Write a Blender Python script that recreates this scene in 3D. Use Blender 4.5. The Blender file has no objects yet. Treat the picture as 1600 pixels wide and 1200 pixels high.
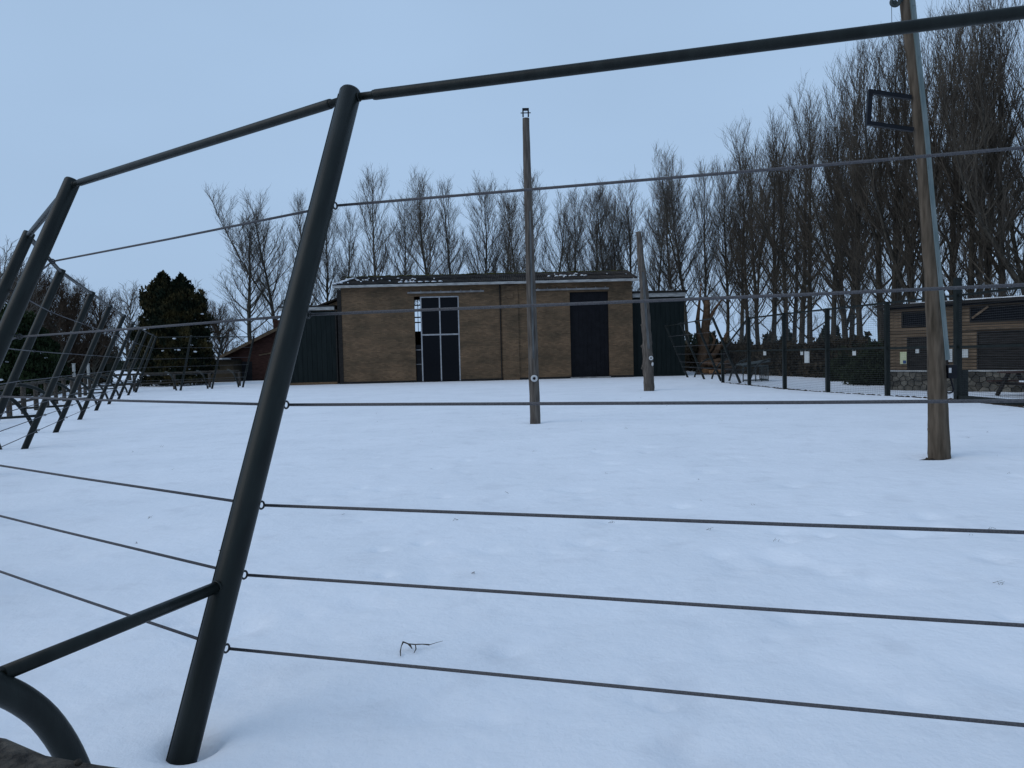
import bpy, bmesh, math, random
import numpy as np
from mathutils import Vector, Matrix

# ------------------------------------------------------------------ camera
S = bpy.context.scene
COL = S.collection
R = math.radians
PITCH, ROLL, CAMZ, FPX = -0.0385, -0.02457, 1.6, 1200.0
_f = Vector((0, math.cos(PITCH), math.sin(PITCH)))
_u = Vector((0, -math.sin(PITCH), math.cos(PITCH)))
_x = Vector((1, 0, 0))
CX = math.cos(ROLL) * _x + math.sin(ROLL) * _u
CU = -math.sin(ROLL) * _x + math.cos(ROLL) * _u
cam_data = bpy.data.cameras.new('camera')
cam_data.sensor_width = 36.0
cam_data.lens = 36.0 * FPX / 1600.0
cam_data.clip_start = 0.05
cam_data.clip_end = 6000
cam = bpy.data.objects.new('camera', cam_data)
COL.objects.link(cam)
M = Matrix.Identity(4)
for i in range(3):
    M[i][0], M[i][1], M[i][2] = CX[i], CU[i], -_f[i]
M[0][3], M[1][3], M[2][3] = 0, 0, CAMZ
cam.matrix_world = M
S.camera = cam

# ------------------------------------------------------------------ sky, sun, exposure
SUN_EL, SUN_AZ = R(36), R(250)
world = bpy.data.worlds.new('World')
S.world = world
world.use_nodes = True
wn, wl = world.node_tree.nodes, world.node_tree.links
wn.clear()
w_out = wn.new('ShaderNodeOutputWorld')
w_bg = wn.new('ShaderNodeBackground')
w_sky = wn.new('ShaderNodeTexSky')
w_sky.sky_type = 'NISHITA'
w_sky.sun_disc = False
w_sky.sun_elevation = SUN_EL
w_sky.sun_rotation = SUN_AZ
w_sky.air_density = 1.5
w_sky.dust_density = 4.0
w_mix = wn.new('ShaderNodeMixRGB')
w_mix.inputs[0].default_value = 0.95
w_mix.inputs[2].default_value = (3.82, 5.40, 7.62, 1)      # the closed cloud deck
w_geo = wn.new('ShaderNodeTexCoord')
w_map = wn.new('ShaderNodeMapping')
w_map.inputs['Scale'].default_value = (1.2, 1.2, 3.0)
w_noise = wn.new('ShaderNodeTexNoise')
w_noise.inputs['Scale'].default_value = 1.3
w_noise.inputs['Detail'].default_value = 3
w_ramp = wn.new('ShaderNodeMapRange')
w_ramp.inputs[1].default_value = 0.3
w_ramp.inputs[2].default_value = 0.7
w_ramp.inputs[3].default_value = 0.95
w_ramp.inputs[4].default_value = 1.05
w_mul = wn.new('ShaderNodeMixRGB')
w_mul.blend_type = 'MULTIPLY'
w_mul.inputs[0].default_value = 1
wl.new(w_geo.outputs['Generated'], w_map.inputs[0])
wl.new(w_map.outputs[0], w_noise.inputs['Vector'])
wl.new(w_noise.outputs['Fac'], w_ramp.inputs[0])
wl.new(w_sky.outputs[0], w_mix.inputs[1])
wl.new(w_mix.outputs[0], w_mul.inputs[1])
wl.new(w_ramp.outputs[0], w_mul.inputs[2])
wl.new(w_mul.outputs[0], w_bg.inputs[0])
w_bg.inputs[1].default_value = 0.1
wl.new(w_bg.outputs[0], w_out.inputs[0])

sun_d = bpy.data.lights.new('sun', 'SUN')
sun_d.energy = 0.8
sun_d.angle = R(50)
sun_d.color = (1.0, 0.985, 0.95)
sun = bpy.data.objects.new('sun', sun_d)
COL.objects.link(sun)
sun.rotation_euler = (R(90) - SUN_EL, 0, R(180) - SUN_AZ)
S.view_settings.view_transform = 'Standard'
S.view_settings.look = 'None'
S.view_settings.gamma = 1
S.view_settings.exposure = 0
S.view_settings.use_curve_mapping = False

rng = np.random.default_rng(7)
random.seed(7)


# ------------------------------------------------------------------ helpers
def at(px, py, Y):
    """A measured point: the place where sight line px, py meets the plane at distance Y."""
    d = (px - 800) / FPX * CX - (py - 600) / FPX * CU + _f
    return Vector((0, 0, CAMZ)) + d * (Y / d.y)


def material(name, c1, c2=None, scale=6.0, rough=0.8, bump=0.0, stretch=(1, 1, 1), metal=0.0,
             detail=6, lo=0.35, hi=0.65, spec=0.12, bscale=None, rand=0.0):
    m = bpy.data.materials.new(name)
    m.use_nodes = True
    n, l = m.node_tree.nodes, m.node_tree.links
    b = n['Principled BSDF']
    b.inputs['Roughness'].default_value = rough
    b.inputs['Metallic'].default_value = metal
    b.inputs['Specular IOR Level'].default_value = spec
    tc = n.new('ShaderNodeTexCoord')
    mp = n.new('ShaderNodeMapping')
    mp.inputs['Scale'].default_value = stretch
    l.new(tc.outputs['Object'], mp.inputs[0])
    ns = n.new('ShaderNodeTexNoise')
    ns.inputs['Scale'].default_value = scale
    ns.inputs['Detail'].default_value = detail
    l.new(mp.outputs[0], ns.inputs['Vector'])
    cr = n.new('ShaderNodeValToRGB')
    cr.color_ramp.elements[0].position = lo
    cr.color_ramp.elements[1].position = hi
    cr.color_ramp.elements[0].color = (*c1, 1)
    cr.color_ramp.elements[1].color = (*(c2 or c1), 1)
    l.new(ns.outputs['Fac'], cr.inputs[0])
    last = cr.outputs[0]
    if rand:
        oi = n.new('ShaderNodeObjectInfo')
        mr = n.new('ShaderNodeMapRange')
        mr.inputs[3].default_value = 1 - rand
        mr.inputs[4].default_value = 1 + rand
        l.new(oi.outputs['Random'], mr.inputs[0])
        mx = n.new('ShaderNodeMixRGB')
        mx.blend_type = 'MULTIPLY'
        mx.inputs[0].default_value = 1
        l.new(last, mx.inputs[1])
        l.new(mr.outputs[0], mx.inputs[2])
        last = mx.outputs[0]
    l.new(last, b.inputs['Base Color'])
    if bump:
        bp = n.new('ShaderNodeBump')
        bp.inputs['Strength'].default_value = bump
        bp.inputs['Distance'].default_value = 0.02
        src = ns
        if bscale:
            src = n.new('ShaderNodeTexNoise')
            src.inputs['Scale'].default_value = bscale
            src.inputs['Detail'].default_value = 5
            l.new(mp.outputs[0], src.inputs['Vector'])
        l.new(src.outputs['Fac'], bp.inputs['Height'])
        l.new(bp.outputs[0], b.inputs['Normal'])
    return m


MAT = {}
MAT['post_paint'] = material('dark_green_paint', (0.0042, 0.0066, 0.0060), (0.0105, 0.0142, 0.0128), 5, 0.42, 0.08,
                             (3, 3, 0.6), bscale=60, spec=0.22)
MAT['galv'] = material('galvanised_rope', (0.070, 0.068, 0.075), (0.115, 0.112, 0.118), 160, 0.6, 0.5)
MAT['galv_sheet'] = material('galvanised_channel', (0.10, 0.135, 0.135), (0.155, 0.185, 0.185), 4, 0.5, 0.05, (4, 4, 1), spec=0.3)
MAT['old_strip'] = material('dull_metal_strip', (0.055, 0.058, 0.060), (0.115, 0.118, 0.118), 5, 0.7, 0.2, (6, 6, 0.6))
MAT['ring'] = material('ring_steel', (0.03, 0.032, 0.035), (0.06, 0.06, 0.06), 30, 0.45, metal=0.5)
MAT['log'] = material('barrier_log', (0.030, 0.026, 0.023), (0.10, 0.085, 0.07), 9, 0.9, 0.9, (4, 4, 4), bscale=16)
MAT['pole_grey'] = material('weathered_pole', (0.042, 0.035, 0.030), (0.140, 0.120, 0.103), 2.6, 0.9, 0.8, (9, 9, 0.9), lo=.28, hi=.72, detail=10)
MAT['pole_brown'] = material('brown_pole', (0.040, 0.031, 0.022), (0.135, 0.105, 0.078), 2.2, 0.9, 0.8, (8, 8, 1.1), lo=.28, hi=.75, detail=10)
MAT['white_plastic'] = material('white_insulator', (0.42, 0.42, 0.42), (0.5, 0.5, 0.5), 9, 0.5)
MAT['black_plastic'] = material('black_box', (0.006, 0.007, 0.010), (0.010, 0.011, 0.014), 9, 0.5)
MAT['snow_bits'] = material('clinging_snow', (0.72, 0.74, 0.78), (0.82, 0.84, 0.87), 8, 0.7)
MAT['bark'] = material('hazed_poplar_bark', (0.042, 0.038, 0.030), (0.10, 0.090, 0.070), 3, 0.9, 0.4, (5, 5, 0.8))  # far trees' bark, lightened to stand in for distance haze
MAT['twig'] = material('hazed_twig_bark', (0.078, 0.068, 0.060), (0.145, 0.127, 0.106), 0.8, 0.9)  # haze over the far trees put into a paler twig colour
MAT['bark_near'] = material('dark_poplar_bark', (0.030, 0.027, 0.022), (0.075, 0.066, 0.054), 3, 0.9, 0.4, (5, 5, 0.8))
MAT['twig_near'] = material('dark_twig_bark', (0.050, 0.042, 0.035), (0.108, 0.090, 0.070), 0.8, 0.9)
MAT['twig_brown'] = material('brown_twig_bark', (0.040, 0.028, 0.020), (0.085, 0.060, 0.042), 1.0, 0.9)
MAT['conifer'] = material('conifer_spray', (0.007, 0.012, 0.006), (0.095, 0.068, 0.024), 1.3, 0.8, lo=.45, hi=.80, detail=8)
MAT['conifer_green'] = material('green_conifer_spray', (0.007, 0.014, 0.006), (0.022, 0.034, 0.012), 1.2, 0.8)
MAT['conifer_core'] = material('conifer_inner_shade', (0.006, 0.008, 0.004), (0.010, 0.012, 0.006), 2, 1.0)  # near-black, paints the shade inside foliage onto solid cores
MAT['hedge'] = material('winter_hedge', (0.022, 0.019, 0.013), (0.060, 0.046, 0.030), 0.7, 0.9, lo=.35, hi=.7)
MAT['shrub'] = material('shrub_leaf', (0.012, 0.018, 0.010), (0.034, 0.044, 0.022), 1.5, 0.8)
MAT['dark_green_board'] = material('dark_green_cladding', (0.0045, 0.0085, 0.0085), (0.0085, 0.013, 0.013), 2, 0.6, 0.1, (3, 3, 0.5))
MAT['fascia'] = material('weathered_white_board', (0.22, 0.22, 0.22), (0.38, 0.38, 0.37), 3, 0.75, 0.1, (1, 1, 4))
MAT['steel_frame'] = material('grey_door_steel', (0.24, 0.245, 0.26), (0.34, 0.345, 0.36), 4, 0.5)
MAT['track'] = material('door_track_steel', (0.14, 0.135, 0.135), (0.25, 0.24, 0.235), 3, 0.6, metal=0.2)
MAT['dark_door'] = material('near_black_door', (0.0042, 0.0042, 0.006), (0.0075, 0.0075, 0.010), 3, 0.6, 0.1)
MAT['roof_sheet'] = material('mossy_cement_sheet', (0.012, 0.010, 0.010), (0.045, 0.036, 0.028), 2.2, 0.9, 0.3, rand=0.25)
MAT['moss'] = material('moss_ridge', (0.035, 0.034, 0.012), (0.085, 0.085, 0.025), 4, 0.95, 0.5)
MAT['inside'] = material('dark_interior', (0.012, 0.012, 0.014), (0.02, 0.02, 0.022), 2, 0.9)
MAT['log_clad'] = material('brown_log_board', (0.080, 0.056, 0.037), (0.165, 0.118, 0.078), 3, 0.8, 0.3, (1.2, 1.2, 8), rand=0.22)
MAT['dark_timber'] = material('dark_stained_timber', (0.012, 0.011, 0.010), (0.026, 0.023, 0.021), 3, 0.7, 0.2, (1, 1, 5))
MAT['red_timber'] = material('red_brown_timber', (0.034, 0.016, 0.0125), (0.058, 0.028, 0.022), 3, 0.8, 0.2, (1, 1, 5))
MAT['stone'] = material('rubble_stone', (0.050, 0.048, 0.042), (0.120, 0.108, 0.088), 5, 0.9, 0.5, rand=0.5)
MAT['mortar'] = material('wall_mortar', (0.05, 0.047, 0.042), (0.075, 0.07, 0.062), 12, 0.95, 0.3)
MAT['paper'] = material('white_paper', (0.40, 0.42, 0.42), (0.48, 0.49, 0.48), 7, 0.7)
MAT['paper_yellow'] = material('yellowed_paper', (0.42, 0.45, 0.26), (0.5, 0.5, 0.34), 7, 0.7)
MAT['ink'] = material('blue_print', (0.03, 0.06, 0.14), (0.05, 0.08, 0.18), 9, 0.7)
MAT['cut_wood'] = material('fresh_cut_wood', (0.14, 0.075, 0.040), (0.23, 0.13, 0.07), 6, 0.85, 0.3)
MAT['pollard'] = material('pollard_bark', (0.060, 0.036, 0.022), (0.120, 0.075, 0.048), 5, 0.9, 0.5)
MAT['grass'] = material('dead_grass', (0.055, 0.05, 0.035), (0.11, 0.10, 0.07), 3, 0.9)
MAT['soil'] = material('bare_soil', (0.022, 0.016, 0.012), (0.045, 0.033, 0.024), 14, 0.95, 0.5)
MAT['grey_tube'] = material('grey_green_tube', (0.030, 0.040, 0.040), (0.055, 0.066, 0.066), 5, 0.5)
MAT['far_wood'] = material('far_conifers', (0.012, 0.018, 0.014), (0.026, 0.034, 0.026), 0.4, 0.95)
MAT['white_paint'] = material('white_paint', (0.30, 0.31, 0.30), (0.46, 0.46, 0.44), 5, 0.6)


def brick_material(name):
    m = bpy.data.materials.new(name)
    m.use_nodes = True
    n, l = m.node_tree.nodes, m.node_tree.links
    b = n['Principled BSDF']
    b.inputs['Roughness'].default_value = 0.9
    b.inputs['Specular IOR Level'].default_value = 0.1
    tc = n.new('ShaderNodeTexCoord')
    sx = n.new('ShaderNodeSeparateXYZ')
    l.new(tc.outputs['Object'], sx.inputs[0])
    ad = n.new('ShaderNodeMath')
    ad.operation = 'ADD'
    l.new(sx.outputs[0], ad.inputs[0])
    l.new(sx.outputs[1], ad.inputs[1])
    cb = n.new('ShaderNodeCombineXYZ')
    l.new(ad.outputs[0], cb.inputs[0])
    l.new(sx.outputs[2], cb.inputs[1])
    bt = n.new('ShaderNodeTexBrick')
    bt.inputs['Color1'].default_value = (0.168, 0.110, 0.067, 1)
    bt.inputs['Color2'].default_value = (0.110, 0.071, 0.044, 1)
    bt.inputs['Mortar'].default_value = (0.105, 0.082, 0.062, 1)
    bt.inputs['Scale'].default_value = 1
    bt.inputs['Mortar Size'].default_value = 0.010
    bt.inputs['Brick Width'].default_value = 0.225
    bt.inputs['Row Height'].default_value = 0.075
    bt.inputs['Bias'].default_value = 0.0
    l.new(cb.outputs[0], bt.inputs['Vector'])
    mp = n.new('ShaderNodeMapping')
    mp.inputs['Scale'].default_value = (0.5, 0.5, 1.3)
    l.new(tc.outputs['Object'], mp.inputs[0])
    ns = n.new('ShaderNodeTexNoise')
    ns.inputs['Scale'].default_value = 0.9
    ns.inputs['Detail'].default_value = 9
    ns.inputs['Roughness'].default_value = 0.68
    l.new(mp.outputs[0], ns.inputs['Vector'])
    cr = n.new('ShaderNodeValToRGB')
    cr.color_ramp.elements[0].position = 0.36
    cr.color_ramp.elements[0].color = (0.58, 0.62, 0.62, 1)
    cr.color_ramp.elements[1].position = 0.62
    cr.color_ramp.elements[1].color = (1.18, 1.12, 1.05, 1)
    l.new(ns.outputs['Fac'], cr.inputs[0])
    mx = n.new('ShaderNodeMixRGB')
    mx.blend_type = 'MULTIPLY'
    mx.inputs[0].default_value = 1
    l.new(bt.outputs['Color'], mx.inputs[1])
    l.new(cr.outputs[0], mx.inputs[2])
    l.new(mx.outputs[0], b.inputs['Base Color'])
    bp = n.new('ShaderNodeBump')
    bp.inputs['Strength'].default_value = 0.6
    bp.inputs['Distance'].default_value = 0.01
    iv = n.new('ShaderNodeMath')
    iv.operation = 'SUBTRACT'
    iv.inputs[0].default_value = 1
    l.new(bt.outputs['Fac'], iv.inputs[1])
    l.new(iv.outputs[0], bp.inputs['Height'])
    l.new(bp.outputs[0], b.inputs['Normal'])
    return m


MAT['brick'] = brick_material('buff_brick')


def glass_material(name, base):
    m = bpy.data.materials.new(name)
    m.use_nodes = True
    b = m.node_tree.nodes['Principled BSDF']
    b.inputs['Base Color'].default_value = (*base, 1)
    b.inputs['Roughness'].default_value = 0.12
    b.inputs['Specular IOR Level'].default_value = 0.10
    return m


MAT['glass'] = glass_material('dark_pane', (0.0035, 0.004, 0.006))


def snow_material():
    m = bpy.data.materials.new('snow')
    m.use_nodes = True
    n, l = m.node_tree.nodes, m.node_tree.links
    b = n['Principled BSDF']
    b.inputs['Roughness'].default_value = 0.55
    b.inputs['IOR'].default_value = 1.31
    b.inputs['Specular IOR Level'].default_value = 0.5
    tc = n.new('ShaderNodeTexCoord')
    n1 = n.new('ShaderNodeTexNoise')
    n1.inputs['Scale'].default_value = 0.55
    n1.inputs['Detail'].default_value = 8
    n1.inputs['Roughness'].default_value = 0.6
    l.new(tc.outputs['Object'], n1.inputs['Vector'])
    cr = n.new('ShaderNodeValToRGB')
    cr.color_ramp.elements[0].position = 0.30
    cr.color_ramp.elements[0].color = (0.765, 0.785, 0.83, 1)
    cr.color_ramp.elements[1].position = 0.60
    cr.color_ramp.elements[1].color = (0.835, 0.85, 0.895, 1)
    l.new(n1.outputs['Fac'], cr.inputs[0])
    l.new(cr.outputs[0], b.inputs['Base Color'])
    n3 = n.new('ShaderNodeTexNoise')
    n3.inputs['Scale'].default_value = 2.1
    n3.inputs['Detail'].default_value = 7
    n3.inputs['Roughness'].default_value = 0.6
    l.new(tc.outputs['Object'], n3.inputs['Vector'])
    c3 = n.new('ShaderNodeValToRGB')
    c3.color_ramp.elements[0].position = 0.28
    c3.color_ramp.elements[0].color = (0.90, 0.90, 0.905, 1)
    c3.color_ramp.elements[1].position = 0.47
    c3.color_ramp.elements[1].color = (1, 1, 1, 1)
    l.new(n3.outputs['Fac'], c3.inputs[0])
    m3 = n.new('ShaderNodeMixRGB')
    m3.blend_type = 'MULTIPLY'
    m3.inputs[0].default_value = 1
    l.new(cr.outputs[0], m3.inputs[1])
    l.new(c3.outputs[0], m3.inputs[2])
    l.new(m3.outputs[0], b.inputs['Base Color'])
    n2 = n.new('ShaderNodeTexNoise')
    n2.inputs['Scale'].default_value = 5
    n2.inputs['Detail'].default_value = 9
    n2.inputs['Roughness'].default_value = 0.62
    l.new(tc.outputs['Object'], n2.inputs['Vector'])
    bp = n.new('ShaderNodeBump')
    bp.inputs['Strength'].default_value = 0.55
    bp.inputs['Distance'].default_value = 0.04
    l.new(n2.outputs['Fac'], bp.inputs['Height'])
    l.new(bp.outputs[0], b.inputs['Normal'])
    return m


MAT['snow'] = snow_material()


def wpos(o):
    p = Vector((0, 0, 0))
    while o is not None:
        p += Vector(o.location)
        o = o.parent
    return p


def tag(o, label=None, cat=None, group=None, kind=None):
    if label:
        o['label'] = label
    if cat:
        o['category'] = cat
    if group:
        o['group'] = group
    if kind:
        o['kind'] = kind
    return o


def thing(name, label, cat, loc=(0, 0, 0), group=None):
    o = bpy.data.objects.new(name, None)
    o.empty_display_size = 0.3
    COL.objects.link(o)
    o.location = loc
    return tag(o, label, cat, group)


def frame_of(d):
    d = Vector(d).normalized()
    up = Vector((0, 0, 1)) if abs(d.z) < 0.95 else Vector((0, 1, 0))
    a = d.cross(up).normalized()
    return a, a.cross(d).normalized()


class MB:
    """Collects shapes in world coordinates; build() links them as ONE mesh object."""

    def __init__(self):
        self.v, self.f = [], []

    def add(self, verts, faces):
        o = len(self.v)
        self.v += [tuple(p) for p in verts]
        self.f += [tuple(i + o for i in q) for q in faces]
        return self

    def box(self, c, s, ax=None):
        c = Vector(c)
        a = ax or (Vector((1, 0, 0)), Vector((0, 1, 0)), Vector((0, 0, 1)))
        P = []
        for k in (-1, 1):
            for j in (-1, 1):
                for i in (-1, 1):
                    P.append(c + a[0] * (i * s[0] / 2) + a[1] * (j * s[1] / 2) + a[2] * (k * s[2] / 2))
        return self.add(P, [(0, 2, 3, 1), (4, 5, 7, 6), (0, 1, 5, 4), (2, 6, 7, 3), (0, 4, 6, 2), (1, 3, 7, 5)])

    def span(self, x0, x1, y0, y1, z0, z1):
        return self.box(((x0 + x1) / 2, (y0 + y1) / 2, (z0 + z1) / 2), (x1 - x0, y1 - y0, z1 - z0))

    def bar(self, p, q, w, h):
        p, q = Vector(p), Vector(q)
        d = q - p
        a, b = frame_of(d)
        return self.box((p + q) / 2, (w, h, d.length), (a, b, d.normalized()))

    def tube(self, pts, rad, n=10, caps=True, jitter=0.0):
        pts = [Vector(p) for p in pts]
        if not hasattr(rad, '__len__'):
            rad = [rad] * len(pts)
        V, F = [], []
        a, b = frame_of(pts[1] - pts[0])
        for i, p in enumerate(pts):
            d = (pts[min(i + 1, len(pts) - 1)] - pts[max(i - 1, 0)]).normalized()
            a = (a - d * a.dot(d)).normalized()
            b = d.cross(a)
            for k in range(n):
                t = 2 * math.pi * k / n
                r = rad[i] * (1 + (random.uniform(-jitter, jitter) if jitter else 0))
                V.append(p + a * (r * math.cos(t)) + b * (r * math.sin(t)))
        for i in range(len(pts) - 1):
            for k in range(n):
                F.append((i * n + k, i * n + (k + 1) % n, (i + 1) * n + (k + 1) % n, (i + 1) * n + k))
        if caps:
            F.append(tuple(range(n - 1, -1, -1)))
            F.append(tuple((len(pts) - 1) * n + k for k in range(n)))
        return self.add(V, F)

    def torus(self, c, ax, R_, r, n=14, m=6):
        a, b = frame_of(ax)
        c = Vector(c)
        w = Vector(ax).normalized()
        V, F = [], []
        for i in range(n):
            t = 2 * math.pi * i / n
            e = a * math.cos(t) + b * math.sin(t)
            for j in range(m):
                s = 2 * math.pi * j / m
                V.append(c + e * (R_ + r * math.cos(s)) + w * (r * math.sin(s)))
        for i in range(n):
            for j in range(m):
                F.append((i * m + j, ((i + 1) % n) * m + j, ((i + 1) % n) * m + (j + 1) % m, i * m + (j + 1) % m))
        return self.add(V, F)

    def blob(self, c, r, seed=0):
        bm = bmesh.new()
        bmesh.ops.create_icosphere(bm, subdivisions=1, radius=1)
        rr = random.Random(seed)
        P = [Vector((v.co.x * r[0], v.co.y * r[1], v.co.z * r[2])) * rr.uniform(0.75, 1.2) + Vector(c) for v in bm.verts]
        F = [tuple(v.index for v in f.verts) for f in bm.faces]
        bm.free()
        return self.add(P, F)

    def build(self, name, mat, parent=None, smooth=False, loc=None):
        org = Vector(loc) if loc is not None else Vector((0, 0, 0))
        base = wpos(parent) + org if parent else org
        me = bpy.data.meshes.new(name)
        me.from_pydata([(p[0] - base.x, p[1] - base.y, p[2] - base.z) for p in self.v], [], self.f)
        me.validate()
        if smooth:
            me.polygons.foreach_set('use_smooth', [len(p.vertices) <= 4 for p in me.polygons])
        me.materials.append(MAT[mat])
        o = bpy.data.objects.new(name, me)
        COL.objects.link(o)
        o.location = org
        if parent:
            o.parent = parent
        return o


def share(name, mesh, parent, matrix):
    """Another piece that shares mesh data; matrix is in world space, parent is unrotated."""
    o = bpy.data.objects.new(name, mesh)
    COL.objects.link(o)
    o.parent = parent
    m = matrix.copy()
    m.translation = m.translation - wpos(parent)
    o.matrix_basis = m
    return o


def along(p, q):
    """Matrix whose z axis runs from p to q."""
    d = (Vector(q) - Vector(p)).normalized()
    a, b = frame_of(d)
    m = Matrix.Identity(4)
    for i in range(3):
        m[i][0], m[i][1], m[i][2], m[i][3] = a[i], b[i], d[i], p[i]
    if m.to_3x3().determinant() < 0:
        for i in range(3):
            m[i][0] = -m[i][0]
    return m


def mesh_np(name, V, F, mat, smooth=False):
    """Fast mesh from arrays, F is (n,3) or (n,4)."""
    V = np.asarray(V, dtype=np.float32)
    F = np.asarray(F, dtype=np.int32)
    me = bpy.data.meshes.new(name)
    k = F.shape[1]
    me.vertices.add(len(V))
    me.vertices.foreach_set('co', V.ravel())
    me.loops.add(F.size)
    me.loops.foreach_set('vertex_index', F.ravel())
    me.polygons.add(len(F))
    me.polygons.foreach_set('loop_start', np.arange(0, F.size, k, dtype=np.int32))
    if smooth:
        me.polygons.foreach_set('use_smooth', np.ones(len(F), dtype=bool))
    me.update(calc_edges=True)
    me.materials.append(MAT[mat])
    return me


# ------------------------------------------------------------------ ground
def fbm(x, y, seed, octs=4):
    g = np.random.default_rng(seed)
    out = np.zeros_like(x)
    for o in range(octs):
        for _ in range(4):
            k = g.uniform(0.7, 1.3) * (2 ** o)
            th = g.uniform(0, 2 * np.pi)
            out += np.sin((x * np.cos(th) + y * np.sin(th)) * k + g.uniform(0, 7)) / (4 * 1.7 ** o)
    return out


FOOT = []          # dents and melt hollows: x, y, radius, depth


def ground_h(x, y):
    x = np.asarray(x, dtype=float)
    y = np.asarray(y, dtype=float)
    h = 0.012 * fbm(x * 0.55, y * 0.55, 3) + 0.010 * fbm(x * 2.2, y * 2.2, 5) * np.clip(1.4 - y / 14.0, 0.1, 1)
    h *= np.clip((np.hypot(x, y) < 200) * 1.0, 0, 1)
    h += 0.022 * np.exp(-((x + 1.39) ** 2 + (y - 3.1) ** 2) / 0.5)
    for (a, b, r, d) in FOOT:
        q = (x - a) ** 2 + (y - b) ** 2
        h -= d * np.exp(-q / (r * r))
    return h


RING = {
    'R': ((3.213, 1.794), (3.572, 3.043)), 'A': ((-1.39, 3.116), (-0.85, 4.299)),
    'B': ((-4.355, 5.245), (-3.462, 6.189)), 'C': ((-6.377, 7.842), (-5.266, 8.517)),
    'D': ((-8.026, 11.286), (-6.84, 11.817)), 'E': ((-9.599, 15.041), (-8.401, 15.544)),
    'F': ((-11.077, 18.561), (-9.878, 19.062)), 'G': ((-12.703, 22.479), (-11.506, 22.984)),
    'H': ((-14.526, 26.74), (-13.329, 27.246)), 'I': ((-16.257, 30.898), (-15.058, 31.397)),
    'J': ((-17.96, 34.987), (-16.754, 35.472)), 'K': ((-19.458, 38.867), (-18.246, 39.335)),
    'L': ((-20.915, 42.637), (-19.75, 42.9)), 'M': ((-18.9, 43.75), (-17.85, 43.0)),
    'N': ((-17.75, 45.4), (-16.70, 44.64)), 'O': ((-16.45, 46.9), (-15.40, 46.14)),
}
ORDER = ['R', 'A', 'B', 'C', 'D', 'E', 'F', 'G', 'H', 'I', 'J', 'K', 'L', 'M', 'N', 'O']
POST_H = 3.074
for k_ in 'ABCDEFG':
    FOOT.append((RING[k_][0][0], RING[k_][0][1], 0.15, 0.022))
FOOT += [(-1.375, 3.13, 0.085, 0.045), (-1.31, 3.16, 0.05, 0.03), (-1.44, 3.20, 0.05, 0.02)]
FOOT += [(0.511, 17.727, 0.22, 0.05), (5.566, 31.2, 0.3, 0.05), (6.02, 10.95, 0.26, 0.05), (5.75, 10.9, 0.16, 0.03)]
g_ = np.random.default_rng(21)
for _ in range(230):                                           # old trampled marks under the thaw
    a_ = g_.uniform(-2.6, 6.5)
    b_ = g_.uniform(2.3, 6.6) if g_.random() < 0.75 else g_.uniform(6, 13)
    FOOT.append((a_, b_, g_.uniform(0.05, 0.17), g_.uniform(0.006, 0.034)))


def build_ground():
    xs = np.unique(np.concatenate([np.linspace(-3000, -60, 16), np.linspace(-60, -12, 50), np.linspace(-12, -5, 60),
                                   np.linspace(-5, -2.2, 70), np.linspace(-2.2, -0.6, 90), np.linspace(-0.6, 8, 200), np.linspace(8, 25, 60), np.linspace(25, 70, 30), np.linspace(70, 3000, 16)]))
    ys = np.unique(np.concatenate([np.linspace(-500, -4, 10), np.linspace(-4, 1.5, 40), np.linspace(1.5, 2.6, 40), np.linspace(2.6, 3.8, 80), np.linspace(3.8, 9, 170),
                                   np.linspace(9, 22, 150), np.linspace(22, 60, 80), np.linspace(60, 4000, 30)]))
    X, Y = np.meshgrid(xs, ys)
    Z = ground_h(X, Y)
    V = np.stack([X.ravel(), Y.ravel(), Z.ravel()], 1)
    nx, ny = len(xs), len(ys)
    i, j = np.meshgrid(np.arange(nx - 1), np.arange(ny - 1))
    a = (j * nx + i).ravel()
    F = np.stack([a, a + 1, a + nx + 1, a + nx], 1)
    o = bpy.data.objects.new('snow_ground', mesh_np('snow_ground', V, F, 'snow', True))
    COL.objects.link(o)
    o['kind'] = 'structure'


build_ground()


def gz(x, y):
    return float(ground_h(np.array([x]), np.array([y]))[0])


# ------------------------------------------------------------------ brick animal house with its two dark wings
HY = 48.0


def hx(px, Y=HY):
    return (px - 800) / FPX * Y


house = thing('brick_building', 'long buff brick animal house with a mossy corrugated roof and tall dark doors', 'building', (-1.3, 48, 0))
ZE = 6.05                     # eave
X0, X1 = -10.5, 7.62
Y0, Y1 = 48.0, 56.4
gapL, gapR = -5.98, -5.60     # gap beside the sliding door
dL, dR, dT = -5.60, -3.19, 5.35
eL, eR, eT = 3.72, 6.12, 5.38
wt = 0.25
b = MB()
b.span(X0, gapL, Y0, Y0 + wt, -0.2, ZE)
b.span(gapL, dR, Y0, Y0 + wt, dT, ZE)
b.span(dR, eL, Y0, Y0 + wt, -0.2, ZE)
b.span(eL, eR, Y0, Y0 + wt, eT, ZE)
b.span(eR, X1, Y0, Y0 + wt, -0.2, ZE)
b.build('wall', 'brick', house)
b = MB()
b.span(X0, X0 + wt, Y0 + wt, Y1 - wt, -0.2, ZE)
b.span(X1 - wt, X1, Y0 + wt, Y1 - wt, -0.2, ZE)
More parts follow.
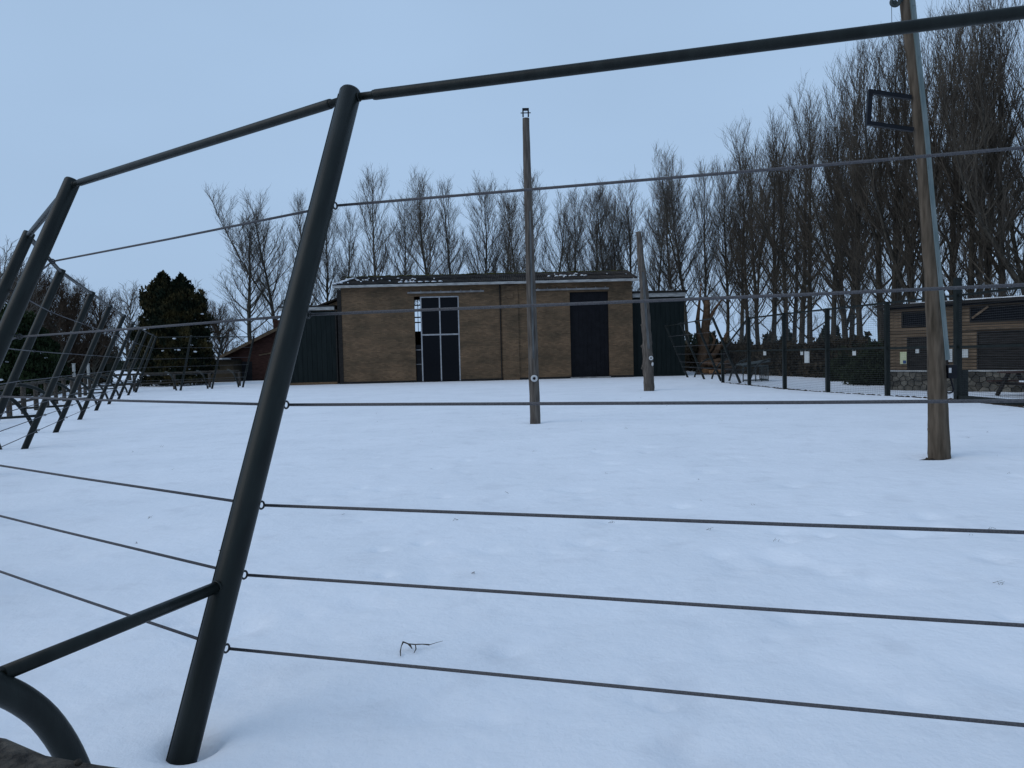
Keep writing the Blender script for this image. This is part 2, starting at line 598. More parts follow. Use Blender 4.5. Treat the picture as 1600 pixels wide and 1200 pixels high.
# back wall, with the tall rear window that daylight comes through
rgL, rgR, rz0, rz1 = -7.4, -6.2, 3.45, 5.75
b.span(X0, rgL, Y1 - wt, Y1, -0.2, ZE)
b.span(rgR, X1, Y1 - wt, Y1, -0.2, ZE)
b.span(rgL, rgR, Y1 - wt, Y1, -0.2, rz0)
b.span(rgL, rgR, Y1 - wt, Y1, rz1, ZE)
for s, xx in ((1, X0), (-1, X1)):       # gables
    b.add([(xx, Y0, ZE), (xx, Y1, ZE), (xx, (Y0 + Y1) / 2, 6.85), (xx + s * wt, Y0, ZE), (xx + s * wt, Y1, ZE), (xx + s * wt, (Y0 + Y1) / 2, 6.85)],
          [(0, 1, 2), (5, 4, 3), (0, 2, 5, 3), (1, 4, 5, 2), (0, 3, 4, 1)])
b.build('wall', 'brick', house)
b = MB()
for z in (4.05, 4.42, 5.3):
    b.span(rgL, rgR, Y1 - wt - 0.04, Y1 - wt - 0.005, z, z + 0.09)
b.span(-6.75, -6.71, Y1 - wt - 0.035, Y1 - wt - 0.01, rz0, rz1)
b.build('window_bar', 'inside', house)
b = MB()
b.span(X0 + wt, X1 - wt, Y0 + wt, Y1 - wt, 0.0, 0.06)
b.span(-4.6, 7.2, 51.6, 51.75, 0.06, 5.9)
b.build('inner_floor', 'inside', house)
# pilaster and its stained head
b = MB()
b.span(-0.52, 0.50, Y0 - 0.07, Y0 - 0.002, 0.0, 5.92)
b.build('pilaster', 'brick', house)
b = MB()
for z0, z1, w in ((5.1, 5.55, 0.42), (5.57, 5.86, 0.5)):
    b.span(-0.20 - w / 2 + 0.2, -0.20 + w / 2 + 0.2, Y0 - 0.125, Y0 - 0.072, z0, z1)
b.build('vent_brick', 'brick', house)
b = MB()
b.tube([(-0.62, Y0 - 0.05, 0.02), (-0.62, Y0 - 0.05, 5.95)], 0.035, 8)
b.build('drainpipe', 'dark_timber', house)
b = MB()
b.span(X0 - 0.26, X0 - 0.005, Y0 - 0.03, Y0 + 0.1, 0.0, 5.86)
b.build('corner_board', 'dark_timber', house)
b = MB()
b.tube([(X0 - 0.36, Y0 - 0.06, 0.02), (X0 - 0.36, Y0 - 0.06, 4.7)], 0.04, 8)
b.build('drainpipe', 'dark_timber', house)
b = MB()
for (a0, a1) in ((X0, gapL), (dR, eL), (eR, X1)):
    b.span(a0 + 0.01, a1 - 0.01, Y0 - 0.03, Y0 - 0.003, -0.05, 0.13)
b.build('plinth', 'dark_timber', house)

# sliding glazed door
door = thing('sliding_door', None, None)
door.parent = house
door.location = Vector((dL, Y0 + 0.05, 0)) - wpos(house)
yd = Y0 + 0.02
t = 0.075
xm = (dL + dR) / 2
zt = 2.95
b = MB()
b.span(dL, dL + t, yd, yd + 0.07, 0.05, dT - 0.02)
b.span(dR - t, dR, yd, yd + 0.07, 0.05, dT - 0.02)
b.span(xm - t / 2, xm + t / 2, yd, yd + 0.07, 0.05, dT - 0.02)
for (a0, a1) in ((dL + t, xm - t / 2), (xm + t / 2, dR - t)):
    b.span(a0, a1, yd + 0.002, yd + 0.068, dT - 0.02 - t, dT - 0.02)
    b.span(a0, a1, yd + 0.002, yd + 0.068, zt - 0.045, zt + 0.045)
b.build('door_frame', 'steel_frame', door)
for (a0, a1) in ((dL + t, xm - t / 2), (xm + t / 2, dR - t)):
    for (z0, z1) in ((0.05, zt - 0.045), (zt + 0.045, dT - 0.02 - t)):
        MB().span(a0, a1, yd + 0.025, yd + 0.045, z0, z1).build('pane', 'glass', door)
b = MB()
b.span(gapL + 0.03, gapR - 0.0, Y0 + 0.2, Y0 + 0.23, 0.06, 2.35)
b.build('kick_panel', 'inside', house)
for z in (2.0, 1.1):
    MB().span(gapL + 0.003, gapR, Y0 + 0.10, Y0 + 0.15, z, z + 0.05).build('gap_bar', 'track', house)
# right door: dark boarded leaf set back in the opening
b = MB()
b.span(eL, eR, Y0 + 0.16, Y0 + 0.2, 0.02, eT)
dk = b.build('door', 'dark_door', house)
n_b = 9
for i in range(n_b):
    w = (eR - eL) / n_b
    MB().span(eL + i * w + 0.006, eL + (i + 1) * w - 0.006, Y0 + 0.13, Y0 + 0.158, 0.03, eT - 0.02).build('board', 'dark_door', dk)
b = MB()
b.span(eL - 0.05, eR + 0.05, Y0 - 0.16, Y0 - 0.035, -0.02, 0.09)
b.build('sill', 'track', house)
# the door tracks
for (a0, a1, z, s) in ((-6.35, -1.6, 5.52, 0.0), (1.55, 6.15, 5.50, 0.03)):
    b = MB()
    b.span(a0, a1, Y0 - 0.16, Y0 - 0.06, z, z + 0.11)
    for k in range(8):
        xx = a0 + 0.2 + (a1 - a0 - 0.4) * k / 7
        b.span(xx - 0.03, xx + 0.03, Y0 - 0.058, Y0 - 0.002, z + 0.02, z + 0.19)
    b.build('door_track', 'track', house)

# roof: corrugated sheets one by one, ridge, gutter
RX0, RX1 = -10.95, 7.92
RYE, RZE, RYR, RZR = 47.62, 6.12, 52.2, 7.02
roofd = Vector((0, RYR - RYE, RZR - RZE))
roofl = roofd.length
roofd.normalize()
rnorm = Vector((0, -roofd.z, roofd.y))
ridge = MB()
ridge.tube([(RX0 - 0.02, RYR, RZR + 0.0), (RX1 + 0.02, RYR, RZR + 0.0)], 0.10, 8)
for k in range(110):
    ridge.blob((RX0 + (RX1 - RX0) * random.random(), RYR - random.uniform(0.02, 0.25), RZR + random.uniform(-0.06, 0.09)),
               (random.uniform(0.1, 0.3), 0.07, random.uniform(0.03, 0.06)), k)
roof = ridge.build('roof', 'moss', house, True)
NS = 20
sw = (RX1 - RX0) / NS
nc = 7
V, F = [], []
npt = nc * 4 + 1
for row, s_ in enumerate((0.0, 1.0)):
    for i in range(npt):
        V.append((sw * 1.02 * i / (npt - 1), s_, 0.028 * math.cos(2 * math.pi * i / 4)))
for i in range(npt - 1):
    F.append((i, i + 1, npt + i + 1, npt + i))
sheet_me = bpy.data.meshes.new('roof_sheet')
sheet_me.from_pydata(V, [], F)
sheet_me.materials.append(MAT['roof_sheet'])
rr_ = random.Random(5)
for i in range(NS):
    for row in range(2):
        L_ = roofl / 2 + 0.1
        p = Vector((RX0 + i * sw, RYE, RZE)) + roofd * (row * (roofl / 2) - 0.03 * row) + rnorm * (0.03 + 0.032 * row + 0.006 * (i % 2) + rr_.uniform(0, 0.006))
        m = Matrix(((1, 0, 0, p.x), (0, roofd.y * L_, rnorm.y, p.y), (0, roofd.z * L_, rnorm.z, p.z), (0, 0, 0, 1)))
        o = share('roof_sheet', sheet_me, house, m)
        o.parent = roof
        o.matrix_basis = Matrix.Translation(wpos(house) - wpos(roof)) @ o.matrix_basis if False else o.matrix_basis
b = MB()           # back slope
b.add([(RX0, RYR, RZR - 0.01), (RX1, RYR, RZR - 0.01), (RX1, 56.8, 6.1), (RX0, 56.8, 6.1)], [(0, 1, 2, 3)])
b.build('back_slope', 'roof_sheet', house)
b = MB()           # purlin closure so that no light leaks
b.add([(RX0 + 0.2, RYE + 0.2, RZE - 0.03), (RX1 - 0.2, RYE + 0.2, RZE - 0.03), (RX1 - 0.2, RYR, RZR - 0.09), (RX0 + 0.2, RYR, RZR - 0.09)], [(0, 1, 2, 3)])
b.build('roof_lining', 'inside', house)
b = MB()
b.span(RX0 + 0.02, RX1 - 0.02, RYE - 0.10, RYE + 0.03, 5.955, 6.105)
b.span(RX0 + 0.04, RX1 - 0.04, RYE + 0.035, Y0 - 0.002, 5.985, 6.045)
b.build('gutter', 'fascia', house)
for xx in (RX0 + 0.02, RX1 - 0.02):
    b = MB()
    b.bar((xx, RYE, RZE - 0.02), (xx, RYR, RZR - 0.04), 0.04, 0.16)
    b.build('barge_board', 'dark_timber', house)
# snow left in the sheets' hollows
b = MB()
spots = []
for k in range(7):
    spots.append((-5.0 + k * 0.42 - 1.8, 0.32, 0.13))
for k in range(11):
    spots.append((RX0 + 0.1 + 0.05 * k, 0.2 + 0.36 * k, 0.16))
for k in range(26):
    spots.append((rr_.uniform(RX0, -6), rr_.uniform(0.3, 3.6), rr_.uniform(0.04, 0.11)))
for k in range(8):
    spots.append((2.6 + 0.33 * k + rr_.uniform(-.1, .1), 2.0 + rr_.uniform(-0.2, 0.2), rr_.uniform(0.08, 0.16)))
for k in range(8):
    spots.append((rr_.uniform(-5, 7), rr_.uniform(0.3, 3.9), rr_.uniform(0.03, 0.07)))
for k, (xx, s_, r_) in enumerate(spots):
    p = Vector((xx, RYE, RZE)) + roofd * s_ + rnorm * 0.06
    b.blob(p, (r_ * 1.2, r_ * 2.2, 0.055), k)
o = b.build('roof_snow', 'snow_bits', house, True)
o['kind'] = 'stuff'

# left wing
lw = thing('green_shed', 'dark green shed with white fascia against left end of the brick building', 'shed', (-12.6, 49, 0))
lx0, lx1 = -14.35, -10.95
b = MB()
b.span(lx0, lx1, 48.3, 53.5, -0.1, 4.62)
wl_ = b.build('wall', 'dark_green_board', lw)
nb = 11
for i in range(nb):
    w = (lx1 - lx0) / nb
    MB().span(lx0 + i * w + 0.008, lx0 + (i + 1) * w - 0.008, 48.26, 48.298, 0.16, 4.55).build('board', 'dark_green_board', wl_)
b = MB()
b.span(lx0 - 0.12, lx1 - 0.03, 48.05, 48.25, 4.66, 4.86)
b.build('fascia', 'fascia', lw)
b = MB()
b.add([(lx0 - 0.15, 48.0, 4.87), (lx1 - 0.02, 48.0, 4.87), (lx1 - 0.02, 53.6, 5.0), (lx0 - 0.15, 53.6, 5.0),
       (lx0 - 0.15, 48.0, 4.95), (lx1 - 0.02, 48.0, 4.95), (lx1 - 0.02, 53.6, 5.1), (lx0 - 0.15, 53.6, 5.1)],
      [(3, 2, 1, 0), (4, 5, 6, 7), (0, 1, 5, 4), (1, 2, 6, 5), (2, 3, 7, 6), (3, 0, 4, 7)])
b.build('roof', 'dark_timber', lw)
b = MB()
b.span(lx0, lx1, 48.25, 48.297, -0.1, 0.15)
b.build('base_board', 'brick', lw)
# brick gable end seen over the left wing
gb = thing('brick_annexe', 'low brick gable with dark tiled roof peeping over the left green shed', 'building', (-12, 56, 0))
b = MB()
P = [(-14.3, 54.4, 0), (-10.9, 54.4, 0), (-10.9, 54.4, 6.1), (-14.3, 54.4, 4.9)]
Q = [(x, 55.8, z) for x, y, z in P]
b.add(P + Q, [(0, 1, 2, 3), (7, 6, 5, 4), (0, 4, 5, 1), (1, 5, 6, 2), (2, 6, 7, 3), (3, 7, 4, 0)])
b.build('wall', 'brick', gb)
b = MB()
b.bar((-14.7, 54.9, 4.92), (-10.9, 54.9, 6.28), 1.4, 0.12)
b.build('roof', 'roof_sheet', gb)
b = MB()
for k in range(12):
    u_ = random.random()
    b.blob((-14.5 + 3.5 * u_, 54.35, 5.06 + 1.25 * u_), (0.14, 0.1, 0.06), k)
o = b.build('roof_snow', 'snow_bits', gb, True)
o['kind'] = 'stuff'

# right wing
rw = thing('green_shed', 'dark green shed with white fascia at the right end, behind the crooked pole', 'shed', (9.3, 49, 0))
rx0, rx1 = 7.66, 10.95
b = MB()
b.span(rx0, rx1, 48.5, 53.5, -0.1, 4.98)
wr_ = b.build('wall', 'dark_green_board', rw)
for i in range(nb):
    w = (rx1 - rx0) / nb
    MB().span(rx0 + i * w + 0.008, rx0 + (i + 1) * w - 0.008, 48.46, 48.498, 0.0, 4.9).build('board', 'dark_green_board', wr_)
b = MB()
b.span(rx0 + 0.02, rx1 + 0.05, 48.25, 48.45, 4.98, 5.22)
b.build('fascia', 'fascia', rw)
b = MB()
b.span(rx0 + 0.02, rx1 + 0.14, 48.15, 53.7, 5.23, 5.36)
b.build('roof', 'dark_timber', rw)
b = MB()
for k in range(16):
    b.blob((rx0 + 0.3 + 3.0 * random.random(), 48.3 + random.random() * 4, 5.37), (0.3, 0.3, 0.04), k)
o = b.build('roof_snow', 'snow_bits', rw, True)
o['kind'] = 'stuff'

# ------------------------------------------------------------------ red-brown gabled hut and lean-to, far left of the house
hut = thing('gabled_hut', 'red brown gabled hut behind the leaning posts, left of the brick building', 'hut', (-18, 62, 0))
hxl, hxr, hy = at(350, 592, 62).x, at(545, 592, 62).x, 62.0
hmid = (hxl + hxr) / 2
hb = MB()
hb.add([(hxl, hy, -0.1), (hxr, hy, -0.1), (hxr, hy, 2.0), (hmid, hy, 4.35), (hxl, hy, 2.0),
        (hxl, hy + 6, -0.1), (hxr, hy + 6, -0.1), (hxr, hy + 6, 2.0), (hmid, hy + 6, 4.35), (hxl, hy + 6, 2.0)],
       [(0, 1, 2, 3, 4), (9, 8, 7, 6, 5), (0, 4, 9, 5), (1, 6, 7, 2), (0, 5, 6, 1), (4, 3, 8, 9), (3, 2, 7, 8)])
hw = hb.build('wall', 'red_timber', hut)
for k in range(9):
    z0 = 0.1 + k * 0.42
    half = min((hxr - hxl) / 2, (4.3 - z0 - 0.4) / 2.35 * (hxr - hxl) / 2)
    if half > 0.3:
        MB().span(hmid - half, hmid + half, hy - 0.05, hy - 0.003, z0, z0 + 0.40).build('board', 'red_timber', hw)
b = MB()
for s, xe in ((-1, hxl), (1, hxr)):
    dx = xe - hmid
    b.add([(hmid, hy - 0.5, 4.5), (xe + 0.08 * dx, hy - 0.5, 1.9), (xe + 0.08 * dx, hy + 6.3, 1.9), (hmid, hy + 6.3, 4.5),
           (hmid, hy - 0.5, 4.38), (xe + 0.08 * dx, hy - 0.5, 1.78), (xe + 0.08 * dx, hy + 6.3, 1.78), (hmid, hy + 6.3, 4.38)],
          [(0, 1, 2, 3), (7, 6, 5, 4), (0, 4, 5, 1), (1, 5, 6, 2), (2, 6, 7, 3), (3, 7, 4, 0)])
b.build('roof', 'dark_timber', hut)
b = MB()
b.bar((hmid, hy - 0.55, 4.30), (hxl - 0.4, hy - 0.55, 1.80), 0.05, 0.22)
b.build('barge_board', 'log_clad', hut)
b = MB()
c = at(424, 522, 62.5)
b.span(c.x - 0.36, c.x + 0.36, 64.2, 64.8, 2.6, 4.95)
b.build('chimney', 'red_timber', hut)
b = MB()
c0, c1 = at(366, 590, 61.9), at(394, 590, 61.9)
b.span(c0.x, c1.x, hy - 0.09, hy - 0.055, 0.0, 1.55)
b.build('doorway_shade_panel', 'inside', hut)  # flat dark panel on the wall, painted as the opening's shade
b = MB()
c0, c1 = at(404, 555, 61.8), at(432, 550, 61.8)
b.bar((c0.x, hy - 0.1, c0.z), (c1.x, hy - 0.1, c1.z), 0.05, 0.1)
b.build('rail', 'log_clad', hut)
lean = thing('lean_to', 'low brown lean-to with snow on its roof, beside the dark conifer', 'shed', (-23.5, 61, 0))
c0, c1 = at(322, 590, 60).x, at(366, 590, 60).x
b = MB()
b.span(c0, c1 - 0.05, 60, 63, -0.1, 1.65)
b.build('wall', 'hedge', lean)
b = MB()
b.span(c0 - 0.1, c1 - 0.04, 59.8, 63.1, 1.66, 1.76)
b.build('roof', 'dark_timber', lean)
b = MB()
b.span(c0 + 0.5, c0 + 1.3, 59.9, 62.5, 1.762, 1.86)
b.build('roof_snow', 'snow_bits', lean)

# ------------------------------------------------------------------ log cabin with stone base, far right
CA, CB = Vector((13.43, 27.33, 0)), Vector((19.0, 21.36, 0))
cd = (CB - CA).normalized()                      # along the front
cn = Vector((cd.y, -cd.x, 0))                    # outward normal of the front
if cn.x > 0:
    cn = -cn
cabin = thing('log_cabin', 'brown log clad cabin with rubble stone base behind the mesh fence on the right', 'cabin', tuple(CA))
AX = (cd, cn, Vector((0, 0, 1)))


def cab(px, Y0_=None):
    """distance along the cabin front of a sight line through px"""
    d = (px - 800) / FPX
    # solve CA + s*cd on the ray x = d*y (small roll ignored at eye height)
    return (d * CA.y - CA.x) / (cd.x - d * cd.y)


def cbox(mb, s0, s1, z0, z1, d0, d1):
    c = CA + cd * ((s0 + s1) / 2) + cn * ((d0 + d1) / 2) + Vector((0, 0, (z0 + z1) / 2))
    return mb.box(c, (s1 - s0, d1 - d0, z1 - z0), AX)


CL = (CB - CA).length
ZS, ZT = 0.66, 2.92
b = MB()
cbox(b, 0, CL, 0.0, ZT, -3.0, -0.06)
b.build('core_wall', 'inside', cabin)
b = MB()
cbox(b, 0.0, CL, -0.05, ZS, -0.058, -0.02)
stone_wall = b.build('stone_base', 'mortar', cabin)
rs = random.Random(12)
sites = []
for j in range(4):
    for i in range(35):
        sites.append((i * 0.23 + (0.11 if j % 2 else 0) + rs.uniform(-0.09, 0.09), (j + 0.5) * ZS / 4 + rs.uniform(-0.055, 0.055)))


def clip_half(poly, m, n):
    out = []
    for i in range(len(poly)):
        a, c = poly[i], poly[(i + 1) % len(poly)]
        da = (a[0] - m[0]) * n[0] + (a[1] - m[1]) * n[1]
        dc = (c[0] - m[0]) * n[0] + (c[1] - m[1]) * n[1]
        if da <= 0:
            out.append(a)
        if da * dc < 0:
            t = da / (da - dc)
            out.append((a[0] + (c[0] - a[0]) * t, a[1] + (c[1] - a[1]) * t))
    return out


for (sx_, sz_) in sites:
    poly = [(max(0, sx_ - 0.5), 0.0), (min(CL - 0.01, sx_ + 0.5), 0.0), (min(CL - 0.01, sx_ + 0.5), ZS - 0.005), (max(0, sx_ - 0.5), ZS - 0.005)]
    for (ox_, oz_) in sites:
        if (ox_, oz_) != (sx_, sz_) and abs(ox_ - sx_) < 0.9:
            poly = clip_half(poly, ((sx_ + ox_) / 2, (sz_ + oz_) / 2), (ox_ - sx_, oz_ - sz_))
            if len(poly) < 3:
                break
    if len(poly) < 3:
        continue
    cx_ = sum(p[0] for p in poly) / len(poly)
    cz_ = sum(p[1] for p in poly) / len(poly)
    d = rs.uniform(0.012, 0.05)
    n_ = len(poly)
    mb = MB()
    P = [CA + cd * (cx_ + (a - cx_) * 0.975) + cn * (-0.018) + Vector((0, 0, cz_ + (zz - cz_) * 0.975)) for a, zz in poly]
    P += [CA + cd * (cx_ + (a - cx_) * 0.88) + cn * (d + rs.uniform(-.006, .006)) + Vector((0, 0, cz_ + (zz - cz_) * 0.88)) for a, zz in poly]
    mb.add(P, [tuple(range(n_, 2 * n_))] + [(i, (i + 1) % n_, n_ + (i + 1) % n_, n_ + i) for i in range(n_)])
    mb.build('stone', 'stone', stone_wall)
b = MB()
cbox(b, -0.04, CL, ZS, ZS + 0.05, -0.06, 0.08)
b.build('ledge', 'fascia', cabin)
# openings: (px0, px1, py0, py1) kept clear of log boards
s1418, s1450, s1527, s1409, s1517 = cab(1418), cab(1455), cab(1527), cab(1409.5), cab(1516)
openings = [(s1418, cab(1482), 0.72, 1.86), (s1527, 5.2, 0.70, 1.98), (s1409, cab(1470), 2.22, 2.72), (s1517, 5.2, 2.28, 2.80)]
pitch = 0.113
V, F = [], []
nseg = 6
for e_ in (0, 1):
    for i in range(nseg + 1):
        t_ = math.pi * i / nseg
        V.append((e_, 0.045 * math.sin(t_), pitch * 0.5 - (pitch * 0.49) * math.cos(t_)))
for i in range(nseg):
    F.append((i, i + 1, nseg + 2 + i, nseg + 1 + i))
log_me = bpy.data.meshes.new('log')
log_me.from_pydata(V, [], F)
log_me.polygons.foreach_set('use_smooth', [True] * len(F))
log_me.materials.append(MAT['log_clad'])
z = ZS + 0.055
while z + pitch < ZT:
    zc = z + pitch / 2
    cuts = [(0.0, CL - 0.01)]
    for (a0, a1, z0, z1) in openings:
        if z0 < zc < z1:
            nw = []
            for (u0, u1) in cuts:
                if a0 > u0:
                    nw.append((u0, min(u1, a0)))
                if a1 < u1:
                    nw.append((max(u0, a1), u1))
            cuts = [c_ for c_ in nw if c_[1] - c_[0] > 0.03]
    for (u0, u1) in cuts:
        p = CA + cd * u0 + cn * (-0.055) + Vector((0, 0, z))
        m = Matrix(((cd.x * (u1 - u0), cn.x, 0, p.x), (cd.y * (u1 - u0), cn.y, 0, p.y), (0, 0, 1, p.z), (0, 0, 0, 1)))
        share('log', log_me, cabin, m)
    z += pitch
b = MB()           # left return of the cabin
cbox(b, -0.05, 0.0, 0.0, ZT, -3.0, -0.0)
b.build('corner_post', 'log_clad', cabin)
for i, (a0, a1, z0, z1) in enumerate(openings):
    b = MB()
    cbox(b, a0 + 0.05, a1 - 0.05, z0 + 0.04, z1 - 0.04, -0.055, -0.035)
    win = b.build('window' if i > 1 else 'shutter', 'glass' if i > 1 else 'dark_timber', cabin)
    b = MB()
    cbox(b, a0, a0 + 0.05, z0, z1, -0.055, 0.012)
    cbox(b, a1 - 0.05, a1, z0, z1, -0.055, 0.012)
    cbox(b, a0 + 0.05, a1 - 0.05, z0, z0 + 0.04, -0.055, 0.010)
    cbox(b, a0 + 0.05, a1 - 0.05, z1 - 0.04, z1, -0.055, 0.010)
    b.build('frame', 'dark_timber', win)
    if i < 2:
        k = 0
        zz = z0 + 0.06
        while zz < z1 - 0.14:
            b = MB()
            cbox(b, a0 + 0.055, a1 - 0.055, zz, zz + 0.085, -0.034, -0.012)
            b.build('slat', 'dark_timber', win)
            zz += 0.1
b = MB()
pa = CA + cd * (s1517 + 0.08) + cn * 0.03 + Vector((0, 0, 2.42))
pb = CA + cd * (s1517 + 0.55) + cn * 0.03 + Vector((0, 0, 2.78))
b.bar(pa, pb, 0.04, 0.06)
b.build('strut', 'log_clad', cabin)
b = MB()
cbox(b, cab(1500), 5.2, 2.03, 2.10, 0.0, 0.05)
b.build('ledge', 'log_clad', cabin)
b = MB()
cbox(b, -0.35, CL, ZT, ZT + 0.10, -3.3, 0.30)
b.build('roof', 'dark_timber', cabin)
b = MB()
cbox(b, 0.75, 2.2, ZT + 0.102, ZT + 0.125, -3.2, 0.1)
cbox(b, 2.5, CL, ZT + 0.102, ZT + 0.135, -3.2, 0.24)
b.build('roof_snow', 'snow_bits', cabin)


def notice(name, s0, s1, z0, z1, mat, label, d=0.03):
    mb = MB()
    cbox(mb, s0, s1, z0, z1, d, d + 0.012)
    o = mb.build(name, mat)
    return tag(o, label, 'notice')


po = thing('poster', 'yellowish paper poster on the log wall left of the small dark shutter', 'notice', tuple(CA + cd * cab(1412)))
b = MB()
cbox(b, cab(1407.5), cab(1417.5), 0.92, 1.35, 0.012, 0.024)
b.build('sheet', 'paper_yellow', po)
b = MB()
cbox(b, cab(1412), cab(1417), 0.94, 1.05, 0.0242, 0.027)
b.build('print', 'ink', po)
notice('paper_notice', cab(1431.5), cab(1437), 1.30, 1.44, 'paper', 'small white paper stuck on the dark shutter left of the tall pole', 0.0)
notice('paper_notice', cab(1502.5), cab(1513.5), 1.12, 1.40, 'paper', 'white paper notice on the log wall right of the mesh gate post', 0.0)
notice('paper_notice', cab(1483), cab(1489), 0.98, 1.42, 'paper', 'white notice half hidden behind the mesh gate post', 0.0)

# picnic bench at the cabin
pb_ = at(1600, 605, 22.3)
bench = thing('picnic_bench', 'dark red brown picnic bench with snow on its seat in front of the cabin', 'bench', (pb_.x + 0.45, 22.4, 0))
bx, by = pb_.x + 0.45, 22.4
for k in range(4):
    MB().span(bx - 0.95, bx + 0.95, by - 0.34 + k * 0.175, by - 0.18 + k * 0.175, 0.70, 0.745).build('plank', 'red_timber', bench)
for s in (-1, 1):
    for k in range(2):
        MB().span(bx - 0.95, bx + 0.95, by + s * 0.72 - 0.15 + 0.15 * k, by + s * 0.72 - 0.01 + 0.15 * k, 0.42, 0.46).build('seat_plank', 'red_timber', bench)
b = MB()
b.span(bx - 0.93, bx + 0.93, by - 0.86, by - 0.60, 0.462, 0.50)
b.build('seat_snow', 'snow_bits', bench)
for s in (-1, 1):
    b = MB()
    b.bar((bx + s * 0.7, by - 0.75, 0.0), (bx + s * 0.7, by - 0.2, 0.7), 0.07, 0.1)
    b.bar((bx + s * 0.7, by + 0.75, 0.0), (bx + s * 0.7, by + 0.2, 0.7), 0.07, 0.1)
    b.bar((bx + s * 0.7 + 0.075, by - 0.85, 0.38), (bx + s * 0.7 + 0.075, by + 0.85, 0.38), 0.06, 0.09)
    b.build('leg_frame', 'dark_timber', bench)

# ------------------------------------------------------------------ leaning cable fence
TFR = [0.986, 0.783, 0.594, 0.45, 0.307, 0.214, 0.122]
fence = thing('cable_fence', 'dark green fence of inward leaning steel posts and wire cables, nearest the viewer', 'fence', (-1.39, 3.116, 0))


def ringpt(k):
    bq, tq = RING[k]
    return Vector((bq[0], bq[1], 0)), Vector((tq[0], tq[1], POST_H))


def post_mesh(L, r):
    mb = MB()
    mb.tube([(0, 0, -0.35), (0, 0, L * 0.25), (0, 0, L * 0.6), (0, 0, L - 0.012), (0, 0, L)], [r, r, r, r, r * 0.9], 24)
    mb.tube([(r * 0.62, r * 0.785, -0.3), (r * 0.62, r * 0.785, L - 0.05)], 0.0032, 6)
    o = mb.build('post', 'post_paint', None, True)
    me = o.data
    bpy.data.objects.remove(o)
    return me


PL = (ringpt('A')[1] - ringpt('A')[0]).length
PR = 0.0595
pm = post_mesh(PL, PR)
eye = MB()
eye.torus((0, 0, 0), (0, 1, 0), 0.0175, 0.005, 16, 6)
eye.tube([(-0.045, 0, 0), (-0.02, 0, 0)], 0.007, 6)
eo = eye.build('ring', 'ring', None, True)
eye_me = eo.data
bpy.data.objects.remove(eo)
ARCH = [(0.40, -0.12), (0.425, 0.0), (0.475, 0.17), (0.535, 0.32), (0.60, 0.45), (0.69, 0.60), (0.80, 0.75), (0.92, 0.865),
        (1.04, 0.945), (1.17, 1.005), (1.33, 1.055), (1.5, 1.085)]


def smooth_curve(pts, sub=3):
    out = []
    n = len(pts)
    for i in range(n - 1):
        p0, p1, p2, p3 = pts[max(i - 1, 0)], pts[i], pts[i + 1], pts[min(i + 2, n - 1)]
        for s in range(sub):
            t = s / sub
            out.append(tuple(0.5 * ((2 * p1[k]) + (-p0[k] + p2[k]) * t + (2 * p0[k] - 5 * p1[k] + 4 * p2[k] - p3[k]) * t * t
                                    + (-p0[k] + 3 * p1[k] - 3 * p2[k] + p3[k]) * t ** 3) for k in range(len(p1))))
    out.append(pts[-1])
    return out


ARCHC = smooth_curve(ARCH, 3)
ARCHA = smooth_curve([(0.42, -0.12), (0.435, 0.0), (0.465, 0.13), (0.515, 0.27), (0.58, 0.395), (0.65, 0.485), (0.72, 0.552), (0.82, 0.635),
                      (0.95, 0.725), (1.10, 0.80), (1.28, 0.86), (1.45, 0.89)], 3)


def fence_post(par, bq, tq, lab=None, near=True, arch=True):
    n = Vector((tq.x - bq.x, tq.y - bq.y, 0)).normalized()
    axis = (tq - bq).normalized()
    inn = (n - axis * n.dot(axis)).normalized()
    po_ = share('post', pm, par, along(bq, tq))
    if lab:
        po_['label'] = lab
    if arch:
        b = MB()
        b.tube([bq - n * o_ + Vector((0, 0, z_)) for o_, z_ in (ARCHA if bq.y < 3.5 else ARCHC)], 0.047, 18)
        b.build('arch', 'post_paint', par, True)
        b = MB()
        q0 = bq + (tq - bq) * 0.195 - inn * (PR - 0.004)
        q1 = bq - n * 0.71 + Vector((0, 0, 0.60))
        b.tube([q0, q1], 0.0255, 12)
        b.torus(q0, (q1 - q0), 0.0265, 0.006, 12, 5)
        b.build('brace', 'post_paint', par, True)
    pts = []
    side = axis.cross(inn)
    for t_, ex_ in zip(TFR[1:], (0.0155, 0.0125, 0.0115, 0.006, 0.003, -0.0005)):
        c = bq + (tq - bq) * (t_ + ex_) + inn * (PR + 0.036)
        pts.append(c)
        if near:
            m = Matrix.Identity(4)
            for i in range(3):
                m[i][0], m[i][1], m[i][2], m[i][3] = inn[i], side[i], axis[i], c[i]
            share('ring', eye_me, par, m)
    return bq + (tq - bq) * TFR[0], pts


